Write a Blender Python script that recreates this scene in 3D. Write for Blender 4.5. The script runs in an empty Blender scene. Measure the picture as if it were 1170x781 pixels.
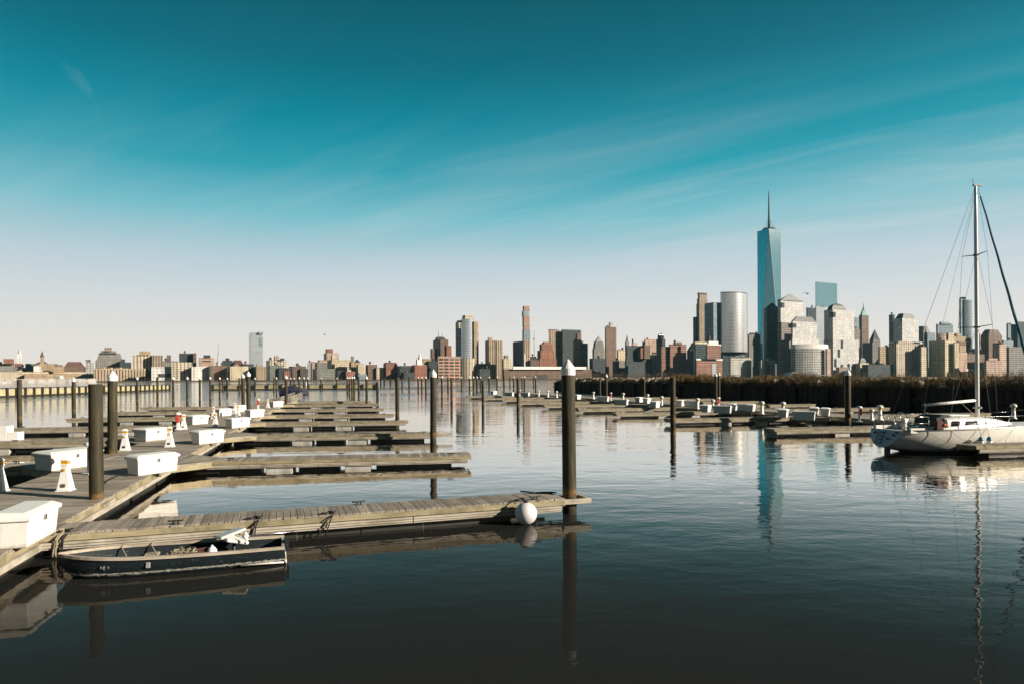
import bpy, bmesh, math, random
from mathutils import Vector, Matrix
random.seed(7)
S = bpy.context.scene
COL = S.collection
R = math.radians
PI = math.pi

# ------------------------------------------------------------------ survey of the place
# The layout was measured as bearings and depressions from the quay where the photographer stood.
EYE = 3.6          # eye height over the water, metres
F = 780.0          # focal length in photo pixels (24 mm on a 36 mm wide frame)
HZ = 431.5         # horizon row
ROLL = 0.0052
def ray(px, py=None):
    dx = px - 585.0
    if py is not None: dx -= (py - HZ) * ROLL
    return dx / F
def dip(px, py):
    return (py - HZ) + (px - 585.0) * ROLL
def unp(px, py, z=0.0):
    """ground position (x, y) of something seen at px,py whose height over the water is z"""
    Y = F * (EYE - z) / dip(px, py)
    return (ray(px, py) * Y, Y)
def zat(px, py, Y):
    return EYE - dip(px, py) * Y / F

def lin(r, g, b):
    def f(c):
        c /= 255.0
        return c / 12.92 if c <= 0.04045 else ((c + 0.055) / 1.055) ** 2.4
    return (f(r), f(g), f(b), 1.0)

# ------------------------------------------------------------------ object helpers
def link(o):
    COL.objects.link(o); return o
def tag(o, label=None, cat=None, group=None, kind=None):
    if label: o['label'] = label
    if cat: o['category'] = cat
    if group: o['group'] = group
    if kind: o['kind'] = kind
    return o
def empty(name, loc=(0, 0, 0), rz=0.0):
    o = bpy.data.objects.new(name, None); o.empty_display_size = 0.2
    o.location = loc; o.rotation_euler = (0, 0, rz)
    return link(o)
def copy_tree(o, parent=None):
    c = o.copy(); link(c); c.parent = parent
    for ch in list(o.children): copy_tree(ch, c)
    return c

class MB:
    """collects shapes into one bmesh"""
    def __init__(self): self.bm = bmesh.new(); self.mi = 0
    def face(self, vs):
        try:
            f = self.bm.faces.new(vs); f.material_index = self.mi; return f
        except ValueError: return None
    def box(self, c, s, rz=0.0, M=None, taper=1.0):
        m = Matrix.Translation(c) @ Matrix.Rotation(rz, 4, 'Z')
        if M is not None: m = M @ m
        v = []
        for z, k in ((-.5, 1.0), (.5, taper)):
            for x, y in ((-.5, -.5), (.5, -.5), (.5, .5), (-.5, .5)):
                v.append(self.bm.verts.new(m @ Vector((x * s[0] * k, y * s[1] * k, z * s[2]))))
        for q in ((3, 2, 1, 0), (4, 5, 6, 7), (0, 1, 5, 4), (1, 2, 6, 5), (2, 3, 7, 6), (3, 0, 4, 7)):
            self.face([v[i] for i in q])
        return self
    def prism(self, poly, z0, z1):
        b = [self.bm.verts.new((x, y, z0)) for x, y in poly]
        t = [self.bm.verts.new((x, y, z1)) for x, y in poly]
        n = len(poly)
        self.face(b[::-1]); self.face(t)
        for i in range(n):
            j = (i + 1) % n
            self.face([b[i], b[j], t[j], t[i]])
        return self
    def lathe(self, prof, c=(0, 0, 0), n=16, M=None):
        """prof: (radius, z) from the bottom up"""
        m = Matrix.Translation(c)
        if M is not None: m = M @ m
        rings = []
        for r, z in prof:
            if r < 1e-5: rings.append([self.bm.verts.new(m @ Vector((0, 0, z)))])
            else: rings.append([self.bm.verts.new(m @ Vector((r * math.cos(2 * PI * i / n), r * math.sin(2 * PI * i / n), z))) for i in range(n)])
        for a, b in zip(rings, rings[1:]):
            for i in range(n):
                j = (i + 1) % n
                if len(a) == 1 and len(b) == 1: continue
                if len(a) == 1: f = self.face([a[0], b[j], b[i]])
                elif len(b) == 1: f = self.face([a[i], a[j], b[0]])
                else: f = self.face([a[i], a[j], b[j], b[i]])
                if f: f.smooth = True
        if len(rings[0]) > 1: self.face(rings[0][::-1])
        if len(rings[-1]) > 1: self.face(rings[-1])
        return self
    def tube(self, pts, r, n=6, r1=None):
        pts = [Vector(p) for p in pts]
        rings = []
        for i, p in enumerate(pts):
            d = (pts[min(i + 1, len(pts) - 1)] - pts[max(i - 1, 0)])
            if d.length < 1e-9: d = Vector((0, 0, 1))
            d.normalize()
            a = d.cross(Vector((0, 0, 1)))
            if a.length < 1e-3: a = d.cross(Vector((1, 0, 0)))
            a.normalize(); b = d.cross(a)
            rr = r if r1 is None else r + (r1 - r) * i / max(1, len(pts) - 1)
            rings.append([self.bm.verts.new(p + a * (rr * math.cos(2 * PI * k / n)) + b * (rr * math.sin(2 * PI * k / n))) for k in range(n)])
        for a, b in zip(rings, rings[1:]):
            for i in range(n):
                j = (i + 1) % n
                f = self.face([a[i], a[j], b[j], b[i]])
                if f: f.smooth = True
        self.face(rings[0][::-1]); self.face(rings[-1])
        return self
    def loft(self, secs, close=True, caps=True, smooth=False):
        rings = [[self.bm.verts.new(p) for p in s] for s in secs]
        n = len(rings[0])
        for a, b in zip(rings, rings[1:]):
            for i in range(n if close else n - 1):
                j = (i + 1) % n
                f = self.face([a[i], a[j], b[j], b[i]])
                if f: f.smooth = smooth
        if caps: self.face(rings[0][::-1]); self.face(rings[-1])
        return self
    def build(self, name, mats, parent=None, loc=None, bevel=0.0, fix=True):
        if fix: bmesh.ops.recalc_face_normals(self.bm, faces=self.bm.faces[:])
        me = bpy.data.meshes.new(name); self.bm.to_mesh(me); self.bm.free()
        if not isinstance(mats, (list, tuple)): mats = [mats]
        for m in mats: me.materials.append(m)
        o = link(bpy.data.objects.new(name, me))
        if parent: o.parent = parent
        if loc: o.location = loc
        if bevel:
            b = o.modifiers.new('soft', 'BEVEL'); b.width = bevel; b.segments = 2; b.limit_method = 'ANGLE'
        return o

ORD = 'first second third fourth fifth sixth seventh eighth ninth tenth eleventh twelfth thirteenth fourteenth fifteenth sixteenth seventeenth eighteenth nineteenth'.split()
def ordinal(i):
    if i < 19: return ORD[i]
    i += 1
    tens = {2: 'twent', 3: 'thirt', 4: 'fort', 5: 'fift', 6: 'sixt'}[i // 10]
    return tens + 'ieth' if i % 10 == 0 else tens + 'y-' + ORD[i % 10 - 1]

# ------------------------------------------------------------------ materials
class NT:
    def __init__(self, m):
        m.use_nodes = True; self.t = m.node_tree; self.t.nodes.clear()
    def n(self, typ, **kw):
        nd = self.t.nodes.new(typ)
        for k, v in kw.items():
            if k == 'ins':
                for a, b in v.items():
                    if hasattr(b, 'is_output') or isinstance(b, bpy.types.NodeSocket): self.t.links.new(b, nd.inputs[a])
                    else: nd.inputs[a].default_value = b
            else: setattr(nd, k, v)
        return nd
    def math(self, op, a, b=None, c=None, clamp=False):
        nd = self.t.nodes.new('ShaderNodeMath'); nd.operation = op; nd.use_clamp = clamp
        for i, v in enumerate((a, b, c)):
            if v is None: continue
            if isinstance(v, bpy.types.NodeSocket): self.t.links.new(v, nd.inputs[i])
            else: nd.inputs[i].default_value = v
        return nd.outputs[0]
    def mix(self, f, a, b, mode='MIX'):
        nd = self.t.nodes.new('ShaderNodeMix'); nd.data_type = 'RGBA'; nd.blend_type = mode
        for k, v in ((0, f), (6, a), (7, b)):
            if isinstance(v, bpy.types.NodeSocket): self.t.links.new(v, nd.inputs[k])
            elif k == 0: nd.inputs[0].default_value = v
            else: nd.inputs[k].default_value = tuple(v)[:3] + (1.0,)
        return nd.outputs[2]
    def ramp(self, f, stops):
        nd = self.t.nodes.new('ShaderNodeValToRGB'); e = nd.color_ramp.elements
        while len(e) < len(stops): e.new(0.5)
        for el, (p, c) in zip(e, stops):
            el.position = p; el.color = c if len(c) == 4 else tuple(c) + (1.0,)
        if isinstance(f, bpy.types.NodeSocket): self.t.links.new(f, nd.inputs[0])
        return nd.outputs[0]
    def out(self, bsdf):
        o = self.t.nodes.new('ShaderNodeOutputMaterial'); self.t.links.new(bsdf, o.inputs['Surface'])

def g(v): return (v, v, v, 1.0)
def rgb(c): return tuple(c)[:3] + (1.0,)

def simple(name, col, rough=0.6, var=0.25, scale=4.0, metal=0.0, bump=0.0, dirt=None, stretch=(1, 1, 1), spec=0.5):
    """painted / plain surface with uneven tone and some dirt patches"""
    m = bpy.data.materials.new(name); t = NT(m)
    co = t.n('ShaderNodeTexCoord').outputs['Object']
    mp = t.n('ShaderNodeMapping', ins={'Vector': co, 'Scale': stretch}).outputs[0]
    nz = t.n('ShaderNodeTexNoise', ins={'Vector': mp, 'Scale': scale, 'Detail': 6.0, 'Roughness': 0.6}).outputs[0]
    f = t.ramp(nz, [(0.3, g(1 - var)), (0.7, g(1 + var * 0.3))])
    c = t.mix(1.0, rgb(col), f, 'MULTIPLY')
    if dirt:
        n2 = t.n('ShaderNodeTexNoise', ins={'Vector': mp, 'Scale': scale * 2.3, 'Detail': 8.0, 'Roughness': 0.7}).outputs[0]
        c = t.mix(t.ramp(n2, [(dirt[1], g(0)), (dirt[1] + 0.12, g(1))]), c, rgb(dirt[0]))
    b = t.n('ShaderNodeBsdfPrincipled', ins={'Base Color': c, 'Roughness': rough, 'Metallic': metal, 'Specular IOR Level': spec})
    if bump:
        bp = t.n('ShaderNodeBump', ins={'Height': nz, 'Strength': 1.0, 'Distance': bump})
        t.t.links.new(bp.outputs[0], b.inputs['Normal'])
    t.out(b.outputs[0]); return m

def wood(name, col, cell=0.0, grain_axis=1, var=0.35, dark=(0.06, 0.05, 0.035), algae=None):
    """weathered timber; cell: board width along x, each board with its own tone"""
    m = bpy.data.materials.new(name); t = NT(m)
    co = t.n('ShaderNodeTexCoord').outputs['Object']
    sc = [9.0, 9.0, 9.0]; sc[grain_axis] = 0.7
    oi = t.n('ShaderNodeObjectInfo').outputs['Random']
    off = t.n('ShaderNodeCombineXYZ', ins={'X': t.math('MULTIPLY', oi, 37.0), 'Y': t.math('MULTIPLY', oi, 91.0)}).outputs[0]
    ad = t.n('ShaderNodeVectorMath', operation='ADD', ins={0: co, 1: off}).outputs[0]
    mp = t.n('ShaderNodeMapping', ins={'Vector': ad, 'Scale': tuple(sc)}).outputs[0]
    nz = t.n('ShaderNodeTexNoise', ins={'Vector': mp, 'Scale': 2.2, 'Detail': 8.0, 'Roughness': 0.7}).outputs[0]
    c = t.mix(t.ramp(nz, [(0.32, g(0)), (0.62, g(1))]), tuple(x * (1 - var) for x in col), col)
    if cell:
        sx = t.n('ShaderNodeSeparateXYZ', ins={0: co}).outputs[0]
        wn = t.n('ShaderNodeTexWhiteNoise', noise_dimensions='1D', ins={'W': t.math('FLOOR', t.math('DIVIDE', sx, cell))}).outputs[0]
        c = t.mix(1.0, c, t.ramp(wn, [(0.0, (0.62, 0.60, 0.58)), (0.6, (1.0, 0.98, 0.95)), (1.0, (1.22, 1.18, 1.1))]), 'MULTIPLY')
    big = t.n('ShaderNodeTexNoise', ins={'Vector': ad, 'Scale': 1.1, 'Detail': 5.0, 'Roughness': 0.65}).outputs[0]
    c = t.mix(t.ramp(big, [(0.47, g(0)), (0.70, g(0.85))]), c, dark)
    if algae:
        z = t.n('ShaderNodeSeparateXYZ', ins={0: co}).outputs[2]
        n3 = t.n('ShaderNodeTexNoise', ins={'Vector': ad, 'Scale': 5.0, 'Detail': 6.0}).outputs[0]
        k = t.math('ADD', t.math('MULTIPLY', z, -5.0), t.math('MULTIPLY', n3, 2.4))
        c = t.mix(t.ramp(k, [(0.1, g(0)), (0.65, g(0.85))]), c, algae)
    b = t.n('ShaderNodeBsdfPrincipled', ins={'Base Color': c, 'Roughness': 0.8, 'Specular IOR Level': 0.3})
    bp = t.n('ShaderNodeBump', ins={'Height': nz, 'Distance': 0.006})
    t.t.links.new(bp.outputs[0], b.inputs['Normal'])
    t.out(b.outputs[0]); return m

def facade(name, wall, win=(0.035, 0.045, 0.05), cw=3.2, ch=3.6, fw=0.5, fh=0.5, wrough=0.8, grough=0.15, gmetal=0.0, band=0.0, jit=0.14, dirty=0.3, bays=.45):
    """wall with a grid of windows laid out in metres along the wall (UV)"""
    m = bpy.data.materials.new(name); t = NT(m)
    uv = t.n('ShaderNodeUVMap').outputs[0]
    sp = t.n('ShaderNodeSeparateXYZ', ins={0: uv})
    u, v = sp.outputs[0], sp.outputs[1]
    if gmetal < .3: cw, ch = cw * 1.3, ch * 1.3
    cu, cv = t.math('DIVIDE', u, cw), t.math('DIVIDE', v, ch)
    fu, fv = t.math('FRACT', cu), t.math('FRACT', cv)
    mu = t.math('LESS_THAN', t.math('ABSOLUTE', t.math('SUBTRACT', fu, 0.5)), fw / 2)
    mv = t.math('LESS_THAN', t.math('ABSOLUTE', t.math('SUBTRACT', fv, 0.5)), fh / 2)
    mk = t.math('MULTIPLY', mu, mv)
    # roofs carry v < -50
    mk = t.math('MULTIPLY', mk, t.math('GREATER_THAN', v, -50.0))
    cell = t.n('ShaderNodeCombineXYZ', ins={0: t.math('FLOOR', cu), 1: t.math('FLOOR', cv)}).outputs[0]
    wn = t.n('ShaderNodeTexWhiteNoise', noise_dimensions='2D', ins={'Vector': cell}).outputs[0]
    geo = t.n('ShaderNodeTexCoord').outputs['Object']
    nz = t.n('ShaderNodeTexNoise', ins={'Vector': geo, 'Scale': 0.06, 'Detail': 7.0, 'Roughness': 0.65}).outputs[0]
    oi = t.n('ShaderNodeObjectInfo').outputs['Random']
    wc = t.mix(1.0, rgb(wall), t.ramp(nz, [(0.3, g(1 - dirty)), (0.7, g(1.08))]), 'MULTIPLY')
    wc = t.mix(1.0, wc, t.ramp(oi, [(0.0, (1 - jit, 1 - jit, 1 - jit * 0.8)), (1.0, (1 + jit, 1 + jit * 0.9, 1 + jit * 0.6))]), 'MULTIPLY')
    # broad bays and plant floors, so that a far wall still reads as built storeys
    bay = t.math('LESS_THAN', t.math('FRACT', t.math('ADD', t.math('DIVIDE', u, cw * 4.0), oi)), 0.16)
    flo = t.math('LESS_THAN', t.math('FRACT', t.math('ADD', t.math('DIVIDE', v, ch * 7.0), oi)), 0.12)
    side = t.math('GREATER_THAN', v, -50.0)
    wc = t.mix(t.math('MULTIPLY', bay, t.math('MULTIPLY', side, bays)), wc, tuple(x * .45 for x in wall))
    wc = t.mix(t.math('MULTIPLY', flo, t.math('MULTIPLY', side, bays * .8)), wc, tuple(x * .55 for x in wall))
    if band:
        bm_ = t.math('LESS_THAN', t.math('FRACT', t.math('DIVIDE', v, band)), 0.09)
        wc = t.mix(t.math('MULTIPLY', bm_, 0.5), wc, tuple(min(1, x * 1.7 + .05) for x in wall))
    gc = t.mix(1.0, rgb(win), t.ramp(wn, [(0.0, g(0.5)), (0.75, g(1.1)), (1.0, g(2.4))] if gmetal < .3 else [(0.0, g(0.93)), (1.0, g(1.05))]), 'MULTIPLY')
    c = t.mix(mk, wc, gc)
    rg = t.math('ADD', wrough, t.math('MULTIPLY', mk, grough - wrough))
    b = t.n('ShaderNodeBsdfPrincipled', ins={'Base Color': c, 'Roughness': rg, 'Metallic': t.math('MULTIPLY', mk, gmetal)})
    t.out(b.outputs[0]); return m

M = {}
M['deck'] = wood('weathered deck boards', (0.385, 0.345, 0.295), cell=0.152, grain_axis=1, dark=(0.19, 0.155, 0.12))
M['fascia'] = wood('stained dock timber', (0.37, 0.315, 0.20), grain_axis=0, dark=(0.10, 0.09, 0.045), algae=(0.07, 0.075, 0.02))
M['rail'] = wood('pale rub rail timber', (0.50, 0.45, 0.37), grain_axis=0, dark=(0.17, 0.145, 0.09))
M['float'] = simple('float tub plastic', (0.5, 0.49, 0.45), 0.6, 0.4, 2.0, dirt=((0.08, 0.075, 0.05), 0.56))
M['darkfloat'] = simple('dark float tub', (0.035, 0.033, 0.028), 0.5, 0.4, 3.0)
M['white'] = simple('white fibreglass', (0.80, 0.79, 0.76), 0.38, 0.08, 2.5, dirt=((0.5, 0.47, 0.4), 0.68))
M['offwhite'] = simple('off white gelcoat', (0.70, 0.68, 0.62), 0.35, 0.14, 1.2, dirt=((0.42, 0.38, 0.3), 0.66))
M['amber'] = simple('amber lens', (0.62, 0.33, 0.03), 0.3, 0.3, 9.0)
M['red'] = simple('faded red paint', (0.55, 0.07, 0.04), 0.45, 0.3, 6.0)
M['black'] = simple('black iron', (0.015, 0.015, 0.016), 0.5, 0.3, 8.0)
M['rubber'] = simple('black cable', (0.012, 0.012, 0.013), 0.6, 0.2, 8.0)
M['rope'] = simple('worn rope', (0.36, 0.31, 0.22), 0.9, 0.5, 30.0, bump=0.004)
M['alu'] = simple('painted mast alloy', (0.74, 0.73, 0.70), 0.3, 0.1, 3.0)
M['steel'] = simple('stainless steel', (0.5, 0.5, 0.5), 0.25, 0.2, 6.0, metal=1.0)
M['tealcloth'] = simple('teal sail cover', (0.01, 0.12, 0.16), 0.8, 0.3, 3.0)
M['darkcloth'] = simple('black canvas', (0.014, 0.016, 0.018), 0.8, 0.3, 5.0)
M['navy'] = simple('navy canvas', (0.012, 0.018, 0.05), 0.7, 0.3, 5.0)
M['tint'] = simple('smoked acrylic', (0.012, 0.012, 0.012), 0.1, 0.1, 3.0)
M['orange'] = simple('orange bag cloth', (0.5, 0.12, 0.03), 0.8, 0.4, 8.0)
M['maroon'] = simple('dark maroon cloth', (0.07, 0.02, 0.015), 0.8, 0.4, 8.0)
M['blue'] = simple('blue plastic', (0.02, 0.16, 0.28), 0.5, 0.3, 8.0)
M['buoy'] = simple('scuffed white buoy', (0.72, 0.70, 0.70), 0.5, 0.18, 6.0, dirt=((0.42, 0.36, 0.3), 0.64))
M['antifoul'] = simple('grey antifouling', (0.10, 0.11, 0.12), 0.6, 0.3, 3.0)
M['transom'] = simple('blue grey shaded transom', (0.42, 0.46, 0.5), 0.45, 0.2, 3.0)  # blue grey puts the shade on the stern face into its colour

def pile_mat():
    m = bpy.data.materials.new('tarred piling'); t = NT(m)
    tc = t.n('ShaderNodeTexCoord'); co = tc.outputs['Object']
    oi = t.n('ShaderNodeObjectInfo').outputs['Random']
    off = t.n('ShaderNodeCombineXYZ', ins={'Z': t.math('MULTIPLY', oi, 60.0)}).outputs[0]
    ad = t.n('ShaderNodeVectorMath', operation='ADD', ins={0: co, 1: off}).outputs[0]
    mp = t.n('ShaderNodeMapping', ins={'Vector': ad, 'Scale': (5, 5, 0.6)}).outputs[0]
    nz = t.n('ShaderNodeTexNoise', ins={'Vector': mp, 'Scale': 2.0, 'Detail': 8.0, 'Roughness': 0.7}).outputs[0]
    c = t.mix(t.ramp(nz, [(0.3, g(0)), (0.7, g(1))]), (0.013, 0.011, 0.007), (0.072, 0.062, 0.034))
    z = t.n('ShaderNodeSeparateXYZ', ins={0: co}).outputs[2]
    st = t.n('ShaderNodeTexNoise', ins={'Vector': t.n('ShaderNodeMapping', ins={'Vector': ad, 'Scale': (16, 16, .5)}).outputs[0], 'Scale': 1.6, 'Detail': 6.0, 'Roughness': .6}).outputs[0]
    c = t.mix(t.ramp(st, [(.62, g(0)), (.74, g(.55))]), c, (0.19, 0.175, 0.14))
    n2 = t.n('ShaderNodeTexNoise', ins={'Vector': ad, 'Scale': 5.0, 'Detail': 8.0, 'Roughness': 0.75}).outputs[0]
    bn = t.n('ShaderNodeTexNoise', ins={'Vector': ad, 'Scale': 26.0, 'Detail': 3.0}).outputs[0]
    kb = t.math('ADD', t.math('MULTIPLY', t.math('ABSOLUTE', t.math('SUBTRACT', z, 0.34)), -2.6), bn)
    c = t.mix(t.ramp(kb, [(.50, g(0)), (.56, g(.6))]), c, (0.23, 0.22, 0.17))
    # rust wear between the tide mark and a metre up
    k = t.math('ADD', t.math('MULTIPLY', t.math('ABSOLUTE', t.math('SUBTRACT', z, 0.55)), -1.5), t.math('MULTIPLY', n2, 1.7))
    c = t.mix(t.ramp(k, [(0.58, g(0)), (0.92, g(0.8))]), c, (0.20, 0.11, 0.035))
    k2 = t.math('ADD', t.math('MULTIPLY', z, -4.0), t.math('MULTIPLY', n2, 1.6))
    c = t.mix(t.ramp(k2, [(0.0, g(0)), (0.5, g(1))]), c, (0.02, 0.02, 0.012))
    b = t.n('ShaderNodeBsdfPrincipled', ins={'Base Color': c, 'Roughness': 0.68, 'Specular IOR Level': 0.22})
    bp = t.n('ShaderNodeBump', ins={'Height': nz, 'Distance': 0.02})
    t.t.links.new(bp.outputs[0], b.inputs['Normal'])
    t.out(b.outputs[0]); return m
M['pile'] = pile_mat()
def boxmat():
    m = bpy.data.materials.new('sun bleached box gelcoat'); t = NT(m)
    co = t.n('ShaderNodeTexCoord').outputs['Object']; oi = t.n('ShaderNodeObjectInfo').outputs['Random']
    off = t.n('ShaderNodeCombineXYZ', ins={'X': t.math('MULTIPLY', oi, 53.0), 'Y': t.math('MULTIPLY', oi, 17.0)}).outputs[0]
    ad = t.n('ShaderNodeVectorMath', operation='ADD', ins={0: co, 1: off}).outputs[0]
    mp = t.n('ShaderNodeMapping', ins={'Vector': ad, 'Scale': (6, 6, .9)}).outputs[0]
    st = t.n('ShaderNodeTexNoise', ins={'Vector': mp, 'Scale': 2.0, 'Detail': 7.0, 'Roughness': .7}).outputs[0]
    z = t.n('ShaderNodeSeparateXYZ', ins={0: co}).outputs[2]
    c = t.mix(t.ramp(st, [(.5, g(0)), (.78, g(.55))]), (.78, .77, .73), (.50, .46, .38))
    n2 = t.n('ShaderNodeTexNoise', ins={'Vector': ad, 'Scale': 7.0, 'Detail': 8.0, 'Roughness': .75}).outputs[0]
    k = t.math('ADD', t.math('MULTIPLY', z, -4.5), t.math('MULTIPLY', n2, 1.5))
    c = t.mix(t.ramp(k, [(.35, g(0)), (.8, g(.7))]), c, (.30, .27, .2))
    sc = t.n('ShaderNodeTexNoise', ins={'Vector': ad, 'Scale': 22.0, 'Detail': 3.0}).outputs[0]
    c = t.mix(t.ramp(sc, [(.68, g(0)), (.72, g(.5))]), c, (.42, .40, .36))
    b = t.n('ShaderNodeBsdfPrincipled', ins={'Base Color': c, 'Roughness': .45}); t.out(b.outputs[0]); return m
M['box'] = boxmat()
# ------------------------------------------------------------------ marina
A = R(15.0)
CA, SA = math.cos(A), math.sin(A)
def uv(u, v): return (u * CA - v * SA, u * SA + v * CA)
DECK = 0.5

def boards(mb, x0, x1, w, pitch=0.152, gap=0.012, z=DECK, rnd=random, y0=None):
    n = int(round((x1 - x0) / pitch))
    for i in range(n):
        cx = x0 + (i + 0.5) * (x1 - x0) / n
        e = rnd.uniform(-.012, .018)
        mb.box((cx, (y0 or 0.0) + e, z - 0.02 + rnd.uniform(-.004, .004)), ((x1 - x0) / n - gap, w, 0.04))

def cleat(parent, x, y):
    m = MB()
    m.tube([(x - .16, y, DECK + .085), (x - .1, y, DECK + .075), (x + .1, y, DECK + .075), (x + .16, y, DECK + .085)], .017, 6)
    m.box((x - .045, y, DECK + .03), (.03, .03, .09)); m.box((x + .045, y, DECK + .03), (.03, .03, .09))
    m.box((x, y, DECK + .004), (.17, .06, .012))
    return m.build('cleat', M['black'], parent)

def guide(parent, x, y, s=0.30):
    """timber and steel collar that rides up and down the piling"""
    m = MB()
    for dy in (-1, 1): m.box((x, y + dy * s, .36), (.95, .10, .13))
    m.box((x + .40, y, .37), (.11, s * 2 - .1, .12)); m.box((x - .40, y, .35), (.11, s * 2 - .1, .12))
    return m.build('pile_guide', M['rail'], parent, bevel=.012)

def make_finger(L, W=1.1, floats=True, gussets=True, hoop=True, side=1):
    root = empty('finger_pier')
    m = MB(); boards(m, 0.02, L - .02, W); m.build('deck', M['deck'], root)
    for s in (-1, 1):
        m = MB(); m.box((L / 2, s * (W / 2 - .035), .395), (L - .1, .07, .125)); m.build('side_beam', M['fascia'], root, bevel=.008)
    m = MB(); m.box((L - .03, 0, .375), (.06, W - .16, .165)); m.build('end_beam', M['fascia'], root, bevel=.008)
    k = max(2, int(L / 3.0)); seg = (L - .15) / k
    for s in (-1, 1):
        m = MB()
        for i in range(k):
            m.box((seg * (i + .5), s * (W / 2 + .022), .296), (seg - .015, .09, .05))
            m.box((seg * (i + .5), s * (W / 2 + .022), .240), (seg - .015, .085, .044))
            m.box((seg * (i + .5), s * (W / 2 + .005), .190), (seg - .012, .06, .035))
        m.build('rub_rail', M['rail'], root, bevel=.01)
    if floats:
        for i in range(4):
            x = L * (0.12 + 0.25 * i)
            white = i in (1, 2) and gussets  # near finger's white tubs coloured dark, for the shade they lie in
            m = MB(); m.box((x, 0, .05), (1.0 if white else 1.5, W - (.04 if white else .3), .22)); m.build('float', M['float'] if white else M['darkfloat'], root, bevel=.02)
            if i < 3:
                m = MB(); m.box((x + L * .125, 0, .06), (L * .13, W - .34, .24)); m.build('float', M['darkfloat'], root)
    for x, y in ((L * .22, -W / 2 + .12), (L * .56, W / 2 - .12), (L * .93, -W / 2 + .12)): cleat(root, x, y)
    if gussets:
        for s in (-1, 1):
            m = MB(); m.prism([(-.02, s * (W / 2 + .01)), (2.0, s * (W / 2 + .01)), (-.02, s * (W / 2 + 2.0))], .43, DECK - .004); m.build('gusset', M['deck'], root)
        for s in (-1, 1):
            c = (.98, s * (W / 2 + 1.0), .34)
            m = MB(); m.box(c, (2.75, .09, .2), rz=-s * PI / 4); m.build('gusset_beam', M['fascia'], root, bevel=.01)
    if hoop: guide(root, L + .34, 0)
    return root

def walkway(name, label, u0, u1, v0, v1):
    cu = (u0 + u1) / 2; W = u1 - u0; L = v1 - v0
    x, y = uv(cu, v0)
    root = empty(name, (x, y, 0), A + PI / 2)
    tag(root, label, 'walkway', 'floating main walkways of the marina')
    rnd = random.Random(3)
    m = MB(); boards(m, 0, L, W, rnd=rnd); m.build('deck', M['deck'], root)
    k = int(L / 3.2); seg = L / k
    for s in (-1, 1):
        m = MB(); m.box((L / 2, s * (W / 2 - .035), .385), (L, .07, .145)); m.build('side_beam', M['fascia'], root)
        m = MB()
        for i in range(k): m.box((seg * (i + .5), s * (W / 2 + .025), .25), (seg - .015, .1, .13))
        m.build('rub_rail', M['rail'], root)
    m = MB()
    for i in range(k): m.box((seg * (i + .5), 0, .04), (seg * .9, W - .3, .28))
    m.build('float', M['darkfloat'], root)
    return root

UL0, UL1 = -9.0, -5.67
UR0, UR1 = 37.8, 41.1
WL = walkway('dock_walkway', 'long grey plank walkway with white boxes, running away on the left of the marina', UL0, UL1, 7.0, 119.0)
walkway('dock_walkway', 'far plank walkway with white boxes in front of the dark breakwater on the right', UR0, UR1, 26.0, 142.0)

def walk_edge(u, x, y, a):
    """distance along heading a from (x,y) back to the walkway line u"""
    # u coordinate of point p + t*d
    du = math.cos(a) * CA + math.sin(a) * SA
    return (u - (x * CA + y * SA)) / du

GF = 'finger piers of the marina'
fproto = make_finger(12.0, hoop=False)
fproto_far = fproto
used = [False]
def put_finger(tipx, tipy, a, uedge, label, L=None):
    """tip position (outer end, centre line), heading a pointing from root to tip"""
    o = fproto if not used[0] else copy_tree(fproto)
    used[0] = True
    Lr = 12.0
    if 'tall white capped piling' in label: guide(o, Lr + .34, 0)
    o.location = (tipx - math.cos(a) * Lr, tipy - math.sin(a) * Lr, 0); o.rotation_euler = (random.uniform(-.010, .010), random.uniform(-.0022, .0022), a)
    o.location.z = random.uniform(-.02, .03)
    tag(o, label, 'finger pier', GF)
    return o

# near finger, built for itself: it carries the dinghy and the ball fender
p0, p1 = unp(38, 631, .15), unp(645, 585, .15)
a1 = math.atan2(p1[1] - p0[1], p1[0] - p0[0])
n1 = (-math.sin(a1), math.cos(a1))
ox_, oy_ = p0[0] + n1[0] * .6, p0[1] + n1[1] * .6
k_ = ray(650.5, 500)
L1 = (k_ * oy_ - ox_) / (math.cos(a1) - k_ * math.sin(a1)) - .34      # the piling stands on the bearing of 650
F1 = make_finger(L1, 1.12, gussets=False)
F1.location = (p0[0] + n1[0] * .6, p0[1] + n1[1] * .6, 0); F1.rotation_euler = (0, 0, a1)
tag(F1, 'nearest finger pier of grey planks, with the dark dinghy and white ball buoy alongside', 'finger pier', GF)
F1D = (math.cos(a1), math.sin(a1))
def f1(x, y, z=0.0):
    o = F1.location
    return (o.x + F1D[0] * x + n1[0] * y, o.y + F1D[1] * x + n1[1] * y, z)

# channel-side fingers of the left walkway
tips = [(539, 528, 10), (501, 501, 6.5), (466, 486.3, 6), (450, 477.2, 6), (439, 470, 6.5), (433, 464.5, 7), (424, 460.2, 7)]
for i, (px, py, ad) in enumerate(tips):
    x, y = unp(px, py, .15); a = R(ad)
    x -= math.sin(a) * .58; y += math.cos(a) * .58
    put_finger(x, y, a, UL1, ['mossy finger pier with pale rub rails, next beyond the ball buoy finger',
        'finger pier of the left walkway whose end is pinned by a tall white capped piling'][i] if i < 2 else
        '%s finger pier from the camera among those reaching right from the left walkway' % ordinal(i + 1))
# far-side fingers of the left walkway, reaching left
for i, v in enumerate((28.6, 39.6, 50.6, 62.0, 73.0, 84.5)):
    a = R(8.5) + PI
    x, y = uv(UL0 + .35, v)
    put_finger(x + math.cos(a) * 12, y + math.sin(a) * 12, a, UL0,
        '%s finger pier from the camera among those reaching left from the left walkway' % ordinal(i))
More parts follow.
